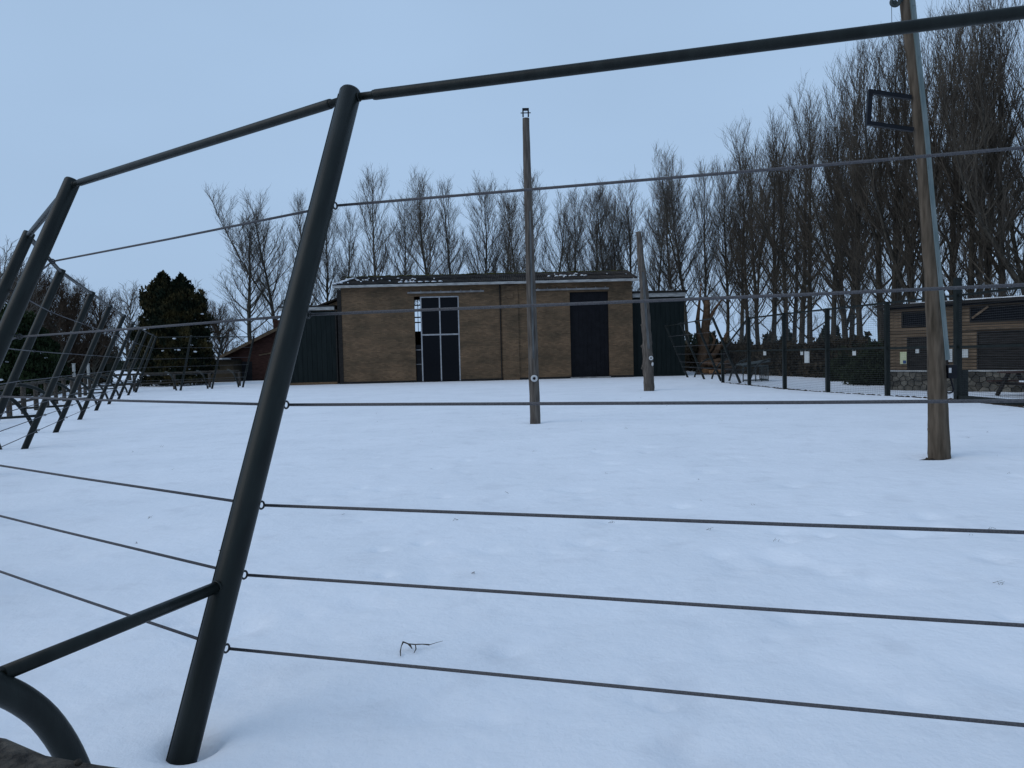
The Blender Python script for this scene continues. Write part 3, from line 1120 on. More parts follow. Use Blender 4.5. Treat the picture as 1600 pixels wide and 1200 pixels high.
def fence_run(par, P, near_keys=(), labels=None):
    prev = None
    for i, (key, (bq, tq)) in enumerate(P):
        cur = fence_post(par, bq, tq, (labels or {}).get(key), key in near_keys)
        if prev:
            t0, c0 = prev
            t1, c1 = cur
            d = (t1 - t0).normalized()
            b = MB()
            b.torus(t0 + d * 0.062, d, 0.021, 0.006, 14, 5)
            b.torus(t1 - d * 0.062, d, 0.021, 0.006, 14, 5)
            b.tube([t0 + d * 0.045, t0 + d * 0.14, t0 + d * 0.145], [0.021, 0.021, 0.026], 10)
            b.tube([t0 + d * 0.145, t0 + d * 0.16, t1 - d * 0.16, t1 - d * 0.145], [0.026, 0.0285, 0.0285, 0.026], 14)
            b.tube([t1 - d * 0.145, t1 - d * 0.14, t1 - d * 0.045], [0.026, 0.021, 0.021], 10)
            b.build('top_rail', 'post_paint', par, True)
            for q0, q1 in zip(c0, c1):
                b = MB()
                e = (q1 - q0).normalized()
                b.tube([q0 + e * 0.018, q0 + (q1 - q0) * 0.5 - Vector((0, 0, 0.004)), q1 - e * 0.018], 0.0072, 8)
                b.build('cable', 'galv', par, True)
        prev = cur


fence_run(fence, [(k, ringpt(k)) for k in ORDER], set('RABCDEFGH'), {'A': 'nearest leaning post, with a brace at its foot'})

# the same fence seen again beyond the right-hand shed
fence2 = thing('cable_fence', 'far stretch of dark leaning fence posts between the right green shed and the mesh fence', 'fence', (10.5, 38, 0))
P2 = []
for (x, y) in ((10.35, 45.2), (10.45, 41.7), (10.52, 38.6), (10.62, 35.7)):
    P2.append(((x), (Vector((x, y, 0)), Vector((x - 1.29, y - 0.15, POST_H)))))
fence_run(fence2, P2)

# ------------------------------------------------------------------ log barrier outside the fence
barrier = thing('log_barrier', 'knee high rail barrier of rough dark logs outside the leaning fence on the left', 'barrier', (-2.5, 2, 0))
barrier['label'] = 'waist high barrier of rough dark logs running outside the leaning fence on the left'
BP = []
offs = {'R': 1.72, 'A': 1.76, 'B': 1.85, 'C': 1.95, 'D': 2.0, 'E': 2.05, 'F': 2.1, 'G': 2.15, 'H': 2.15, 'I': 2.15, 'J': 2.15, 'K': 2.15, 'L': 2.3}
for k in ORDER[:13]:
    bq, tq = ringpt(k)
    n = Vector((tq.x - bq.x, tq.y - bq.y, 0)).normalized()
    if k == 'R':
        n = Vector((0.276, 0.961, 0))
    if k == 'A':
        n = Vector((0.36, 0.933, 0))
    BP.append(bq - n * offs[k])
BP[0], BP[1] = Vector((2.78, -0.30, 0)), Vector((-2.54, 1.74, 0))
BP += [Vector((-20.4, 46.4, 0)), Vector((-18.9, 48.0, 0)), Vector((-17.6, 49.6, 0))]
full = []
for i in range(len(BP) - 1):
    full += [BP[i], BP[i] + (BP[i + 1] - BP[i]) * 0.5] if (BP[i + 1] - BP[i]).length > 2.4 else [BP[i]]
full.append(BP[-1])
rb = random.Random(3)


def rough_log(p, q, r, n=12, segs=10, jit=0.06):
    mb = MB()
    pts, rad = [], []
    d = q - p
    for i in range(segs + 1):
        t_ = i / segs
        w = Vector((rb.uniform(-1, 1), rb.uniform(-1, 1), rb.uniform(-1, 1))) * 0.008
        pts.append(p + d * t_ + w)
        rad.append(r * rb.uniform(0.93, 1.06))
    mb.tube(pts, rad, n, jitter=jit)
    return mb


for i, p in enumerate(full):
    far = p.y > 12
    rough_log(p + Vector((0, 0, -0.2)), p + Vector((0, 0, 0.93)), 0.085, 10 if not far else 7, 4).build('post', 'log', barrier, True)
    if i + 1 < len(full):
        q = full[i + 1]
        d = (q - p).normalized()
        up = Vector((0, 0, 1.008 if p.y < 3 else 0.985))
        mb = rough_log(p + up - d * 0.0, q + up - d * 0.01, 0.062, 16 if not far else 7, 30 if not far else 5, 0.07)
        if not far and p.y < 3:
            for kk in range(26):                          # bark flakes and buds that stand up from the log
                t_ = rb.random()
                c = p + (q - p) * t_ + up + Vector((rb.uniform(-.02, .02), rb.uniform(-.02, .02), 0.062))
                mb.blob(c, (0.006, 0.006, rb.uniform(0.006, 0.012)), kk)
        mb.build('rail', 'log', barrier, True)
        up = Vector((0, 0, 0.42))
        rough_log(p + up - d * 0.0, q + up - d * 0.01, 0.05, 8 if not far else 6, 5).build('rail', 'log', barrier, True)

# ------------------------------------------------------------------ mesh fence on the right
mf = thing('mesh_fence', 'tall dark green wire mesh fence with square posts running along the right of the field', 'fence', (11.5, 28, 0))
MP = [(10.10, 36.75, 1.55), (10.36, 33.5, 2.92), (10.54, 29.66, 2.90), (11.05, 26.85, 2.90), (11.86, 24.24, 2.93), (12.62, 21.72, 2.95), (12.75, 18.6, 2.95), (12.8, 15.4, 2.95)]
for i, (x, y, h_) in enumerate(MP):
    w = 0.13 if i < 5 else 0.16
    b = MB()
    b.span(x - w / 2, x + w / 2, y - w / 2, y + w / 2, -0.1, h_ + (0.5 if i == 5 else 0.04))
    b.build('post', 'post_paint', mf)
b = MB()
x, y, h_ = MP[5]
b.span(x + 0.082, x + 0.25, y - 0.08, y + 0.08, 0.0, 0.85)
b.build('gate_box', 'post_paint', mf)
for i in range(len(MP) - 1):
    p0, p1 = Vector((MP[i][0], MP[i][1], 0)), Vector((MP[i + 1][0], MP[i + 1][1], 0))
    h0, h1 = MP[i][2], MP[i + 1][2]
    d = (p1 - p0).normalized()
    s0, s1 = p0 + d * 0.07, p1 - d * 0.07
    Z = lambda v: Vector((0, 0, v))
    MB().bar(s0 + Z(h0), s1 + Z(h1), 0.06, 0.06).build('top_rail', 'post_paint', mf)
    MB().bar(s0 + Z(1.5), s1 + Z(1.52), 0.06, 0.07).build('middle_rail', 'post_paint', mf)
    if i >= 5:
        MB().bar(s0 + Z(0.07), s1 + Z(0.07), 0.10, 0.14).build('bottom_rail', 'post_paint', mf)
    wires = MB()
    n_ = 46
    for k in range(n_):
        f_ = (k + 0.5) / n_
        wires.tube([s0 + Z(0.04 + (h0 - 0.06) * f_), s1 + Z(0.04 + (h1 - 0.06) * f_)], 0.0032, 3, False)
    L_ = (s1 - s0).length
    nv = int(L_ / 0.075)
    for k in range(nv):
        f_ = (k + 0.5) / nv
        q = s0 + (s1 - s0) * f_
        wires.tube([q + Z(0.03), q + Z(h0 + (h1 - h0) * f_ - 0.02)], 0.0018, 3, False)
    o = wires.build('wire_mesh', 'ring', mf)
    o['kind'] = 'stuff'
    strip = MB()                                  # strip of bare soil where the snow has drawn back under the mesh
    for k in range(int(L_ / 0.22)):
        q = s0 + d * (0.1 + 0.22 * k)
        strip.blob((q.x + random.uniform(-.04, .04), q.y, 0.0), (random.uniform(0.03, 0.09), 0.16, random.uniform(0.02, 0.05)), k)
    strip.build('soil_strip', 'soil', mf)
b = MB()
for k in range(40):
    q = Vector((12.5, 20.3 - k * 0.12, 0))
    b.blob((q.x + random.uniform(-.03, .03), q.y, 0.0), (random.uniform(0.06, 0.12), 0.14, random.uniform(0.015, 0.03)), k)
o = b.build('bare_soil', 'soil')
o['kind'] = 'structure'


def mesh_at(px):
    """the spot of the mesh fence behind sight line px"""
    d = (px - 800) / FPX
    for i in range(len(MP) - 1):
        a, c = Vector(MP[i][:2]), Vector(MP[i + 1][:2])
        e = c - a
        den = e.x - d * e.y
        s = (d * a.y - a.x) / den
        if 0 <= s <= 1:
            return a + e * s, e.normalized()
    return a, e.normalized()


# notices
for (px, py, w, h_, lab) in ((1197, 552, 0.12, 0.16, 'small white tag on the mesh fence, furthest left'),
                             (1255, 552, 0.10, 0.12, 'small white tag on the mesh fence beside the taller notice'),
                             (1263, 558, 0.18, 0.42, 'tall pale notice hung on the mesh fence'),
                             (1337, 552, 0.11, 0.14, 'small white tag alone in the wide mesh bay left of the cabin')):
    p, e = mesh_at(px)
    zc = at(px, py, p.y).z
    e3 = Vector((e.x, e.y, 0))
    nn = Vector((-abs(e.y), e.x * (1 if e.y < 0 else -1), 0)).normalized()
    mb = MB()
    c = Vector((p.x, p.y, zc)) + nn * 0.03
    # hung square to the field so that it reads from the visitors' side
    wx = Vector((0.75, -0.66, 0))
    mb.box(c, (w, 0.012, h_), (wx, Vector((0.66, 0.75, 0)), Vector((0, 0, 1))))
    for q in (-1, 1):
        mb.bar(c + wx * (q * w * 0.35) + Vector((0, 0, h_ / 2 - 0.01)), c + wx * (q * w * 0.35) + Vector((0, 0, h_ / 2 + 0.05)), 0.006, 0.006)
    tag(mb.build('notice', 'paper'), lab, 'notice')

# low tubular hay rack behind the mesh
hk = thing('hay_rack', 'low grey tubular rack standing in the snow behind the mesh fence', 'rack', (12.2, 37.4, 0))
b = MB()
hx0, hx1, hy0, hy1 = 11.15, 12.35, 37.0, 38.2
for x in np.linspace(hx0, hx1, 5):
    b.tube([(x, hy0, 0), (x, hy0, 0.75)], 0.03, 6)
for y in np.linspace(hy0 + 0.3, hy1, 4):
    b.tube([(hx1, y, 0), (hx1, y, 0.75)], 0.03, 6)
b.build('bar', 'grey_tube', hk)
b = MB()
for z in (0.08, 0.75):
    b.tube([(hx0, hy0, z), (hx1, hy0, z)], 0.035, 6)
    b.tube([(hx1, hy0, z), (hx1, hy1, z)], 0.035, 6)
b.build('hoop', 'grey_tube', hk)
b = MB()
b.add([(hx0, hy0 - .05, 0.80), (hx1 + .1, hy0 - .05, 0.98), (hx1 + .1, hy1, 1.02), (hx0, hy1, 0.84), (hx0, hy0 - .05, 0.76), (hx1 + .1, hy0 - .05, 0.94), (hx1 + .1, hy1, 0.98), (hx0, hy1, 0.8)],
      [(0, 1, 2, 3), (7, 6, 5, 4), (0, 4, 5, 1), (1, 5, 6, 2), (2, 6, 7, 3), (3, 7, 4, 0)])
b.build('lid', 'grey_tube', hk)

# ------------------------------------------------------------------ the three poles
def curve_log(Y, samples, n=16, sub=4, jit=0.03, wob=0.004):
    pts = []
    for (px, py, hw) in samples:
        p = at(px, py, Y)
        pts.append((p.x, p.y, p.z, hw / FPX * Y))
    pts = smooth_curve(pts, sub)
    mb = MB()
    mb.tube([Vector(p[:3]) + Vector((random.uniform(-wob, wob), random.uniform(-wob, wob), 0)) for p in pts], [p[3] for p in pts], n, jitter=jit)
    return mb


Y1_ = 17.73
pole = thing('pole', 'tall straight pole in mid field, pale disc near its foot', 'pole', (0.511, Y1_, 0), 'timber poles standing in the snow field')
curve_log(Y1_, [(836.5, 672, 8.2), (836, 640, 8.1), (834, 590, 7.9), (832, 520, 7.6), (829.5, 440, 7.2), (826.5, 350, 6.6), (824, 270, 6.0), (821.5, 185, 5.2)], 16, 4, 0.02).build('shaft', 'pole_grey', pole, True)
b = MB()
c = at(834.5, 591, Y1_)
for k in range(8):
    t0_, t1_ = 2 * math.pi * k / 8, 2 * math.pi * (k + 1) / 8
b.torus((c.x, Y1_ - 0.145, c.z), (0, 1, 0), 0.055, 0.026, 16, 6)
b.build('disc', 'white_plastic', pole, True)
b = MB()
b.tube([(c.x, Y1_ - 0.10, c.z), (c.x, Y1_ - 0.165, c.z)], 0.02, 8)
b.build('bolt', 'black_plastic', pole)
b = MB()
c = at(821.3, 176, Y1_)
s_ = 0.075
b.span(c.x - s_, c.x - s_ + 0.03, Y1_ - 0.05, Y1_ + 0.05, c.z - 0.09, c.z + 0.09)
b.span(c.x + s_ - 0.03, c.x + s_, Y1_ - 0.05, Y1_ + 0.05, c.z - 0.09, c.z + 0.09)
b.span(c.x - s_ + 0.03, c.x + s_ - 0.03, Y1_ - 0.05, Y1_ + 0.05, c.z + 0.055, c.z + 0.09)
b.tube([(c.x - 0.115, Y1_ - 0.02, c.z - 0.012), (c.x + 0.115, Y1_ - 0.02, c.z - 0.012)], 0.012, 8)
b.build('pulley_bracket', 'black_plastic', pole)
b = MB()
for (px0, py0, px1, py1) in ((833.6, 560, 827.8, 330),):
    p0, p1 = at(px0, py0, Y1_ - 0.125), at(px1, py1, Y1_ - 0.11)
    b.bar(p0, p1, 0.045, 0.02)
b.build('cable_channel', 'old_strip', pole)

Y2_ = 31.2
pole2 = thing('pole', 'crooked tree trunk pole with knots in front of the right green shed', 'pole', (5.566, Y2_, 0), 'timber poles standing in the snow field')
mb = curve_log(Y2_, [(1014.5, 616, 8.6), (1013.5, 590, 8.3), (1012, 560, 8.2), (1011, 535, 7.4), (1009.5, 510, 7.2), (1008, 480, 6.8), (1006, 450, 6.4), (1003.5, 425, 5.8), (1000.5, 400, 5.2), (997.5, 362, 4.0)], 14, 4, 0.05, 0.015)
for (px, py, r_) in ((1003, 508, 0.06), (1003.5, 541, 0.07), (1006.5, 572, 0.1), (1008, 424, 0.06), (1004, 575, 0.07)):
    c = at(px, py, Y2_)
    mb.blob(c, (r_, r_, r_ * 1.1), int(px))
mb.build('shaft', 'pole_grey', pole2, True)
b = MB()
p0, p1 = at(1013.5, 545, Y2_ - 0.21), at(1004.5, 425, Y2_ - 0.17)
b.bar(p0, p1, 0.09, 0.03)
b.build('cable_channel', 'old_strip', pole2)
b = MB()
c = at(1015.5, 559.5, Y2_)
b.torus((c.x, Y2_ - 0.25, c.z), (0, 1, 0), 0.06, 0.03, 14, 6)
c2 = at(1018, 569, Y2_)
b.blob((c2.x, Y2_ - 0.22, c2.z), (0.05, 0.04, 0.1), 3)
b.build('disc', 'white_plastic', pole2, True)

Y3_ = 10.95
pole3 = thing('pole', 'tall brown telegraph pole on the right with a square black frame and grey channel', 'pole', (6.09, Y3_, 0), 'timber poles standing in the snow field')
mb = curve_log(Y3_, [(1468, 722, 16.4), (1467, 700, 16.0), (1466, 650, 14.6), (1464.5, 600, 13.6), (1462, 540, 12.4), (1458.5, 480, 11.2), (1453.5, 400, 10.4), (1447, 310, 9.8), (1439, 220, 9.2), (1430, 130, 8.6), (1420, 50, 8.2), (1412, -20, 8.0), (1408, -48, 7.8)], 20, 4, 0.025)
c = at(1452, 672, Y3_)
mb.blob(c, (0.03, 0.03, 0.05), 2)
mb.build('shaft', 'pole_brown', pole3, True)
b = MB()
c = at(1460, 712, Y3_)
for k in range(9):
    a_ = random.uniform(2.2, 4.6)
    rr = random.uniform(0.10, 0.17)
    b.blob((6.09 + rr * math.cos(a_), Y3_ + rr * math.sin(a_), gz(6.0, 10.9) - 0.02), (random.uniform(0.04, 0.10), 0.05, random.uniform(0.02, 0.06)), k)
b.blob((5.86, 10.90, gz(5.86, 10.9) + 0.0), (0.15, 0.05, 0.022), 77)
b.blob((5.95, 10.87, gz(5.95, 10.87) + 0.0), (0.10, 0.06, 0.03), 78)
b.build('foot_lumps', 'soil', pole3, True)  # low dark lumps beside the pole's foot
pts = [at(1479, 562, Y3_ - 0.06), at(1468.5, 450, Y3_ - 0.06), at(1456, 320, Y3_ - 0.06), at(1446, 205, Y3_ - 0.06), at(1434, 90, Y3_ - 0.06), at(1425.5, 10, Y3_ - 0.06), at(1420, -45, Y3_ - 0.06)]
b = MB()
for i in range(len(pts) - 1):
    a, c = pts[i], pts[i + 1]
    d = (c - a).normalized()
    b.bar(a - d * 0.004, c + d * 0.0, 0.075, 0.05)
    sd = frame_of(d)[0]
    b.bar(a + sd * 0.03 - Vector((0, 0.03, 0)), c + sd * 0.03 - Vector((0, 0.03, 0)), 0.012, 0.02)
b.build('cable_channel', 'galv_sheet', pole3)
c = at(1481, 580, Y3_)
b = MB()
b.span(c.x - 0.06, c.x + 0.065, Y3_ - 0.12, Y3_ + 0.02, c.z - 0.10, c.z + 0.09)
bx3 = b.build('switch_box', 'black_plastic', pole3)
b = MB()
b.span(c.x - 0.055, c.x - 0.02, Y3_ - 0.126, Y3_ - 0.1205, c.z - 0.02, c.z + 0.05)
b.build('label_plate', 'white_plastic', bx3)
b = MB()
cc = [at(1485, 590, Y3_ - 0.05), at(1488, 602, Y3_ - 0.05), at(1489.5, 609, Y3_ - 0.05), at(1487, 613, Y3_ - 0.05), at(1482, 614, Y3_ - 0.05), at(1479, 612, Y3_ - 0.04)]
b.tube(smooth_curve([tuple(q) for q in cc], 4), 0.012, 8)
b.build('lead', 'black_plastic', pole3, True)
b = MB()
q = [at(1423, 152.5, Y3_ - 0.03), at(1359.5, 143.5, Y3_ - 0.03), at(1356.5, 192.5, Y3_ - 0.03), at(1430, 203.5, Y3_ - 0.03)]
for i in range(3):
    d = (q[i + 1] - q[i]).normalized()
    b.bar(q[i] - d * (0.03 if i == 1 else 0), q[i + 1] + d * (0.03 if i == 1 else -0.032), 0.058, 0.058 - 0.002 * i)
b.build('frame', 'black_plastic', pole3)
b = MB()
c = at(1399, 3, Y3_ - 0.1)
b.torus(c, (0.3, 1, 0), 0.055, 0.022, 16, 6)
b.tube([c, c + Vector((0, 0.03, 0))], 0.03, 8)
b.bar(c + Vector((0.02, 0, -0.03)), at(1411, -2, Y3_ - 0.02), 0.05, 0.03)
b.build('pulley', 'grey_tube', pole3, True)
b = MB()
c0, c1 = at(1393, 4, Y3_ - 0.1), at(1394, 70, Y3_ - 0.1)
b.tube([c0, c1], 0.004, 5)
b.build('cord', 'grey_tube', pole3)


# ------------------------------------------------------------------ trees
def seg_mesh(name, segs, mat, nside=3):
    A = np.array([s[0] for s in segs])
    B = np.array([s[1] for s in segs])
    ra = np.array([s[2] for s in segs])
    rb_ = np.array([s[3] for s in segs])
    D = B - A
    L = np.linalg.norm(D, axis=1, keepdims=True)
    D = D / np.maximum(L, 1e-6)
    ref = np.where(np.abs(D[:, 2:3]) < 0.9, np.array([[0, 0, 1.0]]), np.array([[1.0, 0, 0]]))
    U = np.cross(D, ref)
    U /= np.linalg.norm(U, axis=1, keepdims=True)
    W = np.cross(D, U)
    n = len(segs)
    V = np.zeros((n, 2 * nside, 3))
    for k in range(nside):
        t = 2 * np.pi * k / nside
        e = U * np.cos(t) + W * np.sin(t)
        V[:, k] = A + e * ra[:, None]
        V[:, nside + k] = B + e * rb_[:, None]
    base = (np.arange(n) * 2 * nside)[:, None]
    F = []
    for k in range(nside):
        k2 = (k + 1) % nside
        F.append(np.concatenate([base + k, base + k2, base + nside + k2, base + nside + k], 1))
    F = np.concatenate(F, 0)
    return mesh_np(name, V.reshape(-1, 3), F, mat, True)


def unit(v):
    return v / max(np.linalg.norm(v), 1e-9)


def branch(g, p, d, L, nseg, r0, r1, up, wander):
    pts = [np.array(p)]
    d = unit(np.array(d, dtype=float))
    for i in range(nseg):
        d = unit(d + np.array([0, 0, up]) / nseg + g.normal(0, wander, 3))
        pts.append(pts[-1] + d * L / nseg)
    rad = [r0 + (r1 - r0) * i / nseg for i in range(nseg + 1)]
    return pts, rad


def perp_dir(g, d, ang, az=None):
    d = unit(d)
    ref = np.array([0, 0, 1.0]) if abs(d[2]) < 0.9 else np.array([1.0, 0, 0])
    u = unit(np.cross(d, ref))
    w = np.cross(d, u)
    a = g.uniform(0, 2 * np.pi) if az is None else az
    return unit(d * np.cos(ang) + (u * np.cos(a) + w * np.sin(a)) * np.sin(ang))


def poplar(seed, H=17.0, wide=1.0, n_prim=40, leaders=1, clear=0.16, twr=0.0075, trunk_r=0.19, dens=1.0, low=0.0):
    g = np.random.default_rng(seed)
    trunk, crown = [], []
    stems = []
    lean = g.normal(0, 0.012, 3)
    pts, rad = branch(g, (0, 0, -0.3), (lean[0], lean[1], 1), H * 0.95, 16, trunk_r, 0.02, 0.5, 0.022)
    rad = [trunk_r * (1 - (i / 16.0)) ** 0.9 + 0.010 for i in range(17)]
    rad[0] *= 1.25
    stems.append((pts, rad))
    for k in range(leaders - 1):
        i0 = int(g.integers(3, 8))
        d = perp_dir(g, np.array([0, 0, 1.0]), g.uniform(0.45, 0.65))
        hh = (H - pts[i0][2]) * g.uniform(0.8, 1.0)
        p2, r2 = branch(g, pts[i0], d, hh, 11, rad[i0] * 0.7, 0.014, 1.1, 0.04)
        stems.append((p2, r2))
    for (P, Rr) in stems:
        for i in range(len(P) - 1):
            trunk.append((P[i], P[i + 1], Rr[i], Rr[i + 1]))

    def sprout(p, d0, L, r, lvl):
        """a side shoot that carries its own finer shoots"""
        nseg = 5 if lvl == 1 else 3
        bp, br = branch(g, p, d0, L, nseg, r, twr * (1.0 if lvl > 1 else 1.1), 0.95 if lvl == 1 else 0.55, 0.085)
        for j in range(nseg):
            (trunk if br[j] > 0.04 else crown).append((bp[j], bp[j + 1], br[j], br[j + 1]))
        if lvl == 1:
            n = max(4, int(L * 3.3 * dens))
        else:
            n = max(2, int(L * 4.2 * dens))
        for q in range(n):
            f = (0.16 + 0.84 * (q + g.random()) / n) * nseg
            j = min(int(f), nseg - 1)
            p2 = bp[j] + (bp[j + 1] - bp[j]) * (f - j)
            d2 = perp_dir(g, bp[j + 1] - bp[j], g.uniform(0.4, 0.8))
            d2 = unit(d2 + np.array([0, 0, 0.22]))
            if lvl == 1:
                L2 = (0.55 + 0.40 * L * (1 - f / nseg)) * g.uniform(0.6, 1.25)
                sprout(p2, d2, L2, 0.0085 + 0.003 * L2, 2)
            else:
                L3 = g.uniform(0.25, 0.75)
                e = p2 + d2 * L3 * 0.5
                e2 = e + unit(d2 + np.array([0, 0, 0.3]) + g.normal(0, 0.15, 3)) * L3 * 0.5
                crown.append((p2, e, twr, twr * 0.75))
                crown.append((e, e2, twr * 0.75, twr * 0.4))

    for si, (P, Rr) in enumerate(stems):
        npm = n_prim if si == 0 else int(n_prim * 0.6)
        ns = len(P) - 1
        for k in range(npm):
            lo = clear if si == 0 else 0.15
            u = lo + (0.99 - lo) * ((k + g.random()) / npm) ** 0.85
            f = u * ns
            i = min(int(f), ns - 1)
            p = P[i] + (P[i + 1] - P[i]) * (f - i)
            hrel = p[2] / H
            r = Rr[i] + (Rr[i + 1] - Rr[i]) * (f - i)
            ang = (0.92 - 0.48 * hrel) * g.uniform(0.8, 1.15)
            if hrel < 0.28:
                prof = 0.10 + 0.35 * hrel + low
                ang *= 1.15
            else:
                prof = 0.275 * (1 - hrel) ** 0.6 + 0.05
            L = H * prof * g.uniform(0.5, 1.12) * wide * (1 if si == 0 else 0.8)
            d = perp_dir(g, np.array([0, 0, 1.0]), ang, k * 2.399 + g.normal(0, 0.5))
            sprout(p, d, L, min(r * 0.55, 0.009 + 0.0105 * L), 1)
    return trunk, crown


def round_tree(seed, H=8.0, wide=1.0, twr=0.009, n_prim=26, dens=1.0):
    g = np.random.default_rng(seed)
    trunk, crown = [], []
    P, Rr = branch(g, (0, 0, -0.3), (0.02, 0.02, 1), H * 0.85, 10, 0.17, 0.02, 0.2, 0.05)
    for i in range(10):
        trunk.append((P[i], P[i + 1], Rr[i], Rr[i + 1]))
    for k in range(n_prim):
        u = 0.14 + 0.84 * (k + g.random()) / n_prim
        f = u * 10
        i = min(int(f), 9)
        p = P[i] + (P[i + 1] - P[i]) * (f - i)
        L = H * (0.46 * math.sqrt(max(0.05, 1 - (u - 0.3) ** 2 * 1.4))) * g.uniform(0.6, 1.1) * wide
        d = perp_dir(g, np.array([0, 0, 1.0]), 1.15 - 0.6 * u, k * 2.399)
        bp, br = branch(g, p, d, L, 6, 0.02 + 0.016 * L, 0.01, 0.55, 0.12)
        for j in range(6):
            (trunk if j < 2 else crown).append((bp[j], bp[j + 1], br[j], br[j + 1]))
        n2 = int(L * 3.6 * dens) + 2
        for q in range(n2):
            f2 = (0.2 + 0.8 * (q + g.random()) / n2) * 6
            j = min(int(f2), 5)
            p2 = bp[j] + (bp[j + 1] - bp[j]) * (f2 - j)
            L2 = (0.5 + 0.35 * L * (1 - f2 / 6)) * g.uniform(0.6, 1.2)
            d2 = unit(perp_dir(g, bp[j + 1] - bp[j], g.uniform(0.5, 1.0)) + np.array([0, 0, 0.2]))
            b2, r2 = branch(g, p2, d2, L2, 3, 0.012, twr, 0.3, 0.14)
            for j2 in range(3):
                crown.append((b2[j2], b2[j2 + 1], r2[j2], r2[j2 + 1]))
            n3 = int(L2 * 5 * dens) + 2
            for s in range(n3):
                f3 = (0.15 + 0.85 * (s + g.random()) / n3) * 3
                j3 = min(int(f3), 2)
                p3 = b2[j3] + (b2[j3 + 1] - b2[j3]) * (f3 - j3)
                d3 = unit(perp_dir(g, b2[j3 + 1] - b2[j3], g.uniform(0.5, 1.0)) + np.array([0, 0, 0.15]))
                e = p3 + d3 * g.uniform(0.2, 0.5)
                crown.append((p3, e, twr, twr * 0.5))
    return trunk, crown


def tree_meshes(kind, gen, bark, twig):
    tr, cr = gen
    return seg_mesh('trunk', tr, bark, 7), seg_mesh('crown', cr, twig, 3)


FAR = [tree_meshes('p', poplar(100 + i, 17, w, n, l, c, 0.0060, 0.16, 1.32), 'bark', 'twig') for i, (w, n, l, c) in enumerate(
    [(1.15, 48, 1, 0.2), (1.0, 48, 1, 0.22), (1.15, 40, 2, 0.24), (1.05, 46, 1, 0.24), (1.1, 46, 1, 0.2), (0.95, 50, 1, 0.18)])]
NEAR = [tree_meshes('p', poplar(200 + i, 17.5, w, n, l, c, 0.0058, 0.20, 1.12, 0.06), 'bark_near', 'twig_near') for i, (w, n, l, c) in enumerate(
    [(1.2, 44, 2, 0.14), (1.1, 44, 1, 0.13), (1.25, 38, 3, 0.16), (1.15, 40, 2, 0.10)])]
ROUND = [tree_meshes('r', round_tree(300 + i, 8, w, 0.010, n, d_), 'bark', t_) for i, (w, n, d_, t_) in enumerate([(1.05, 46, 1.35, 'twig_brown'), (0.95, 30, 1.1, 'twig'), (1.15, 46, 1.3, 'twig_brown')])]


TOPS = {}


def plant_tree(name, meshes, x, y, scale, rot, label, cat, group, sx=1.0):
    if meshes[1].name not in TOPS:                 # the real top of this crown against its nominal height
        z = np.empty(len(meshes[1].vertices) * 3, dtype=np.float32)
        meshes[1].vertices.foreach_get('co', z)
        TOPS[meshes[1].name] = float(np.percentile(z[2::3], 99.8))
    nominal = 8.0 if name == 'bare_tree' else (17.5 if meshes in NEAR else 17.0)
    scale *= nominal / TOPS[meshes[1].name]
    sx *= TOPS[meshes[1].name] / nominal
    r = bpy.data.objects.new(name, None)
    COL.objects.link(r)
    r.location = (x, y, 0)
    r.rotation_euler = (0, 0, rot)
    r.scale = (scale * sx, scale * sx, scale)
    tag(r, label, cat, group)
    for nm, me in zip(('trunk', 'crown'), meshes):
        o = bpy.data.objects.new(nm, me)
        COL.objects.link(o)
        o.parent = r
    return r


ORD = ['first', 'second', 'third', 'fourth', 'fifth', 'sixth', 'seventh', 'eighth', 'ninth', 'tenth', 'eleventh', 'twelfth',
       'thirteenth', 'fourteenth', 'fifteenth', 'sixteenth', 'seventeenth', 'eighteenth', 'nineteenth', 'twentieth']
rt = random.Random(9)


def hgt(px, ytop, Y):
    return at(px, ytop, Y).z


# left of the big post
for i, (px, ty, Y, mi, sx) in enumerate(((388, 330, 66, 5, 1.75), (431, 297, 66, 2, 1.3))):
    p = at(px + 8, 580, Y)
    plant_tree('poplar_tree', FAR[mi], p.x, Y, hgt(px, ty, Y) / 17.0, rt.uniform(0, 6.28),
               ['broad low branched bare poplar, leftmost of the poplars', 'bare forked poplar left of the nearest leaning post'][i],
               'tree', 'bare poplars in a row', sx)
# behind the roof
row = [(482, 300), (505, 310), (540, 322), (583, 268), (630, 302), (677, 282), (709, 278), (757, 272), (787, 288), (812, 300), (833, 264), (860, 298),
       (898, 290), (924, 288), (948, 284), (966, 300)]
for i, (px, ty) in enumerate(row):
    Y = rt.uniform(64, 68)
    p = at(px + 4, 580, Y)
    plant_tree('poplar_tree', FAR[(i * 5 + 1) % 6], p.x, Y, hgt(px, ty, Y) / 17.0, rt.uniform(0, 6.28),
               '%s bare poplar from the left behind the brick building roof' % ORD[i], 'tree', 'bare poplars in a row', rt.uniform(1.08, 1.28))
row2 = [(985, 266), (1025, 282), (1050, 268), (1071, 240), (1097, 256), (1134, 247), (1153, 250)]
for i, (px, ty) in enumerate(row2):
    Y = 66 - i * 0.8
    p = at(px + 4, 580, Y)
    plant_tree('poplar_tree', FAR[(i * 2 + 2) % 6], p.x, Y, hgt(px, ty, Y) / 17.0, rt.uniform(0, 6.28),
               '%s bare poplar counted rightward from the crooked pole' % ORD[i], 'tree', 'bare poplars in a row', rt.uniform(1.0, 1.2))
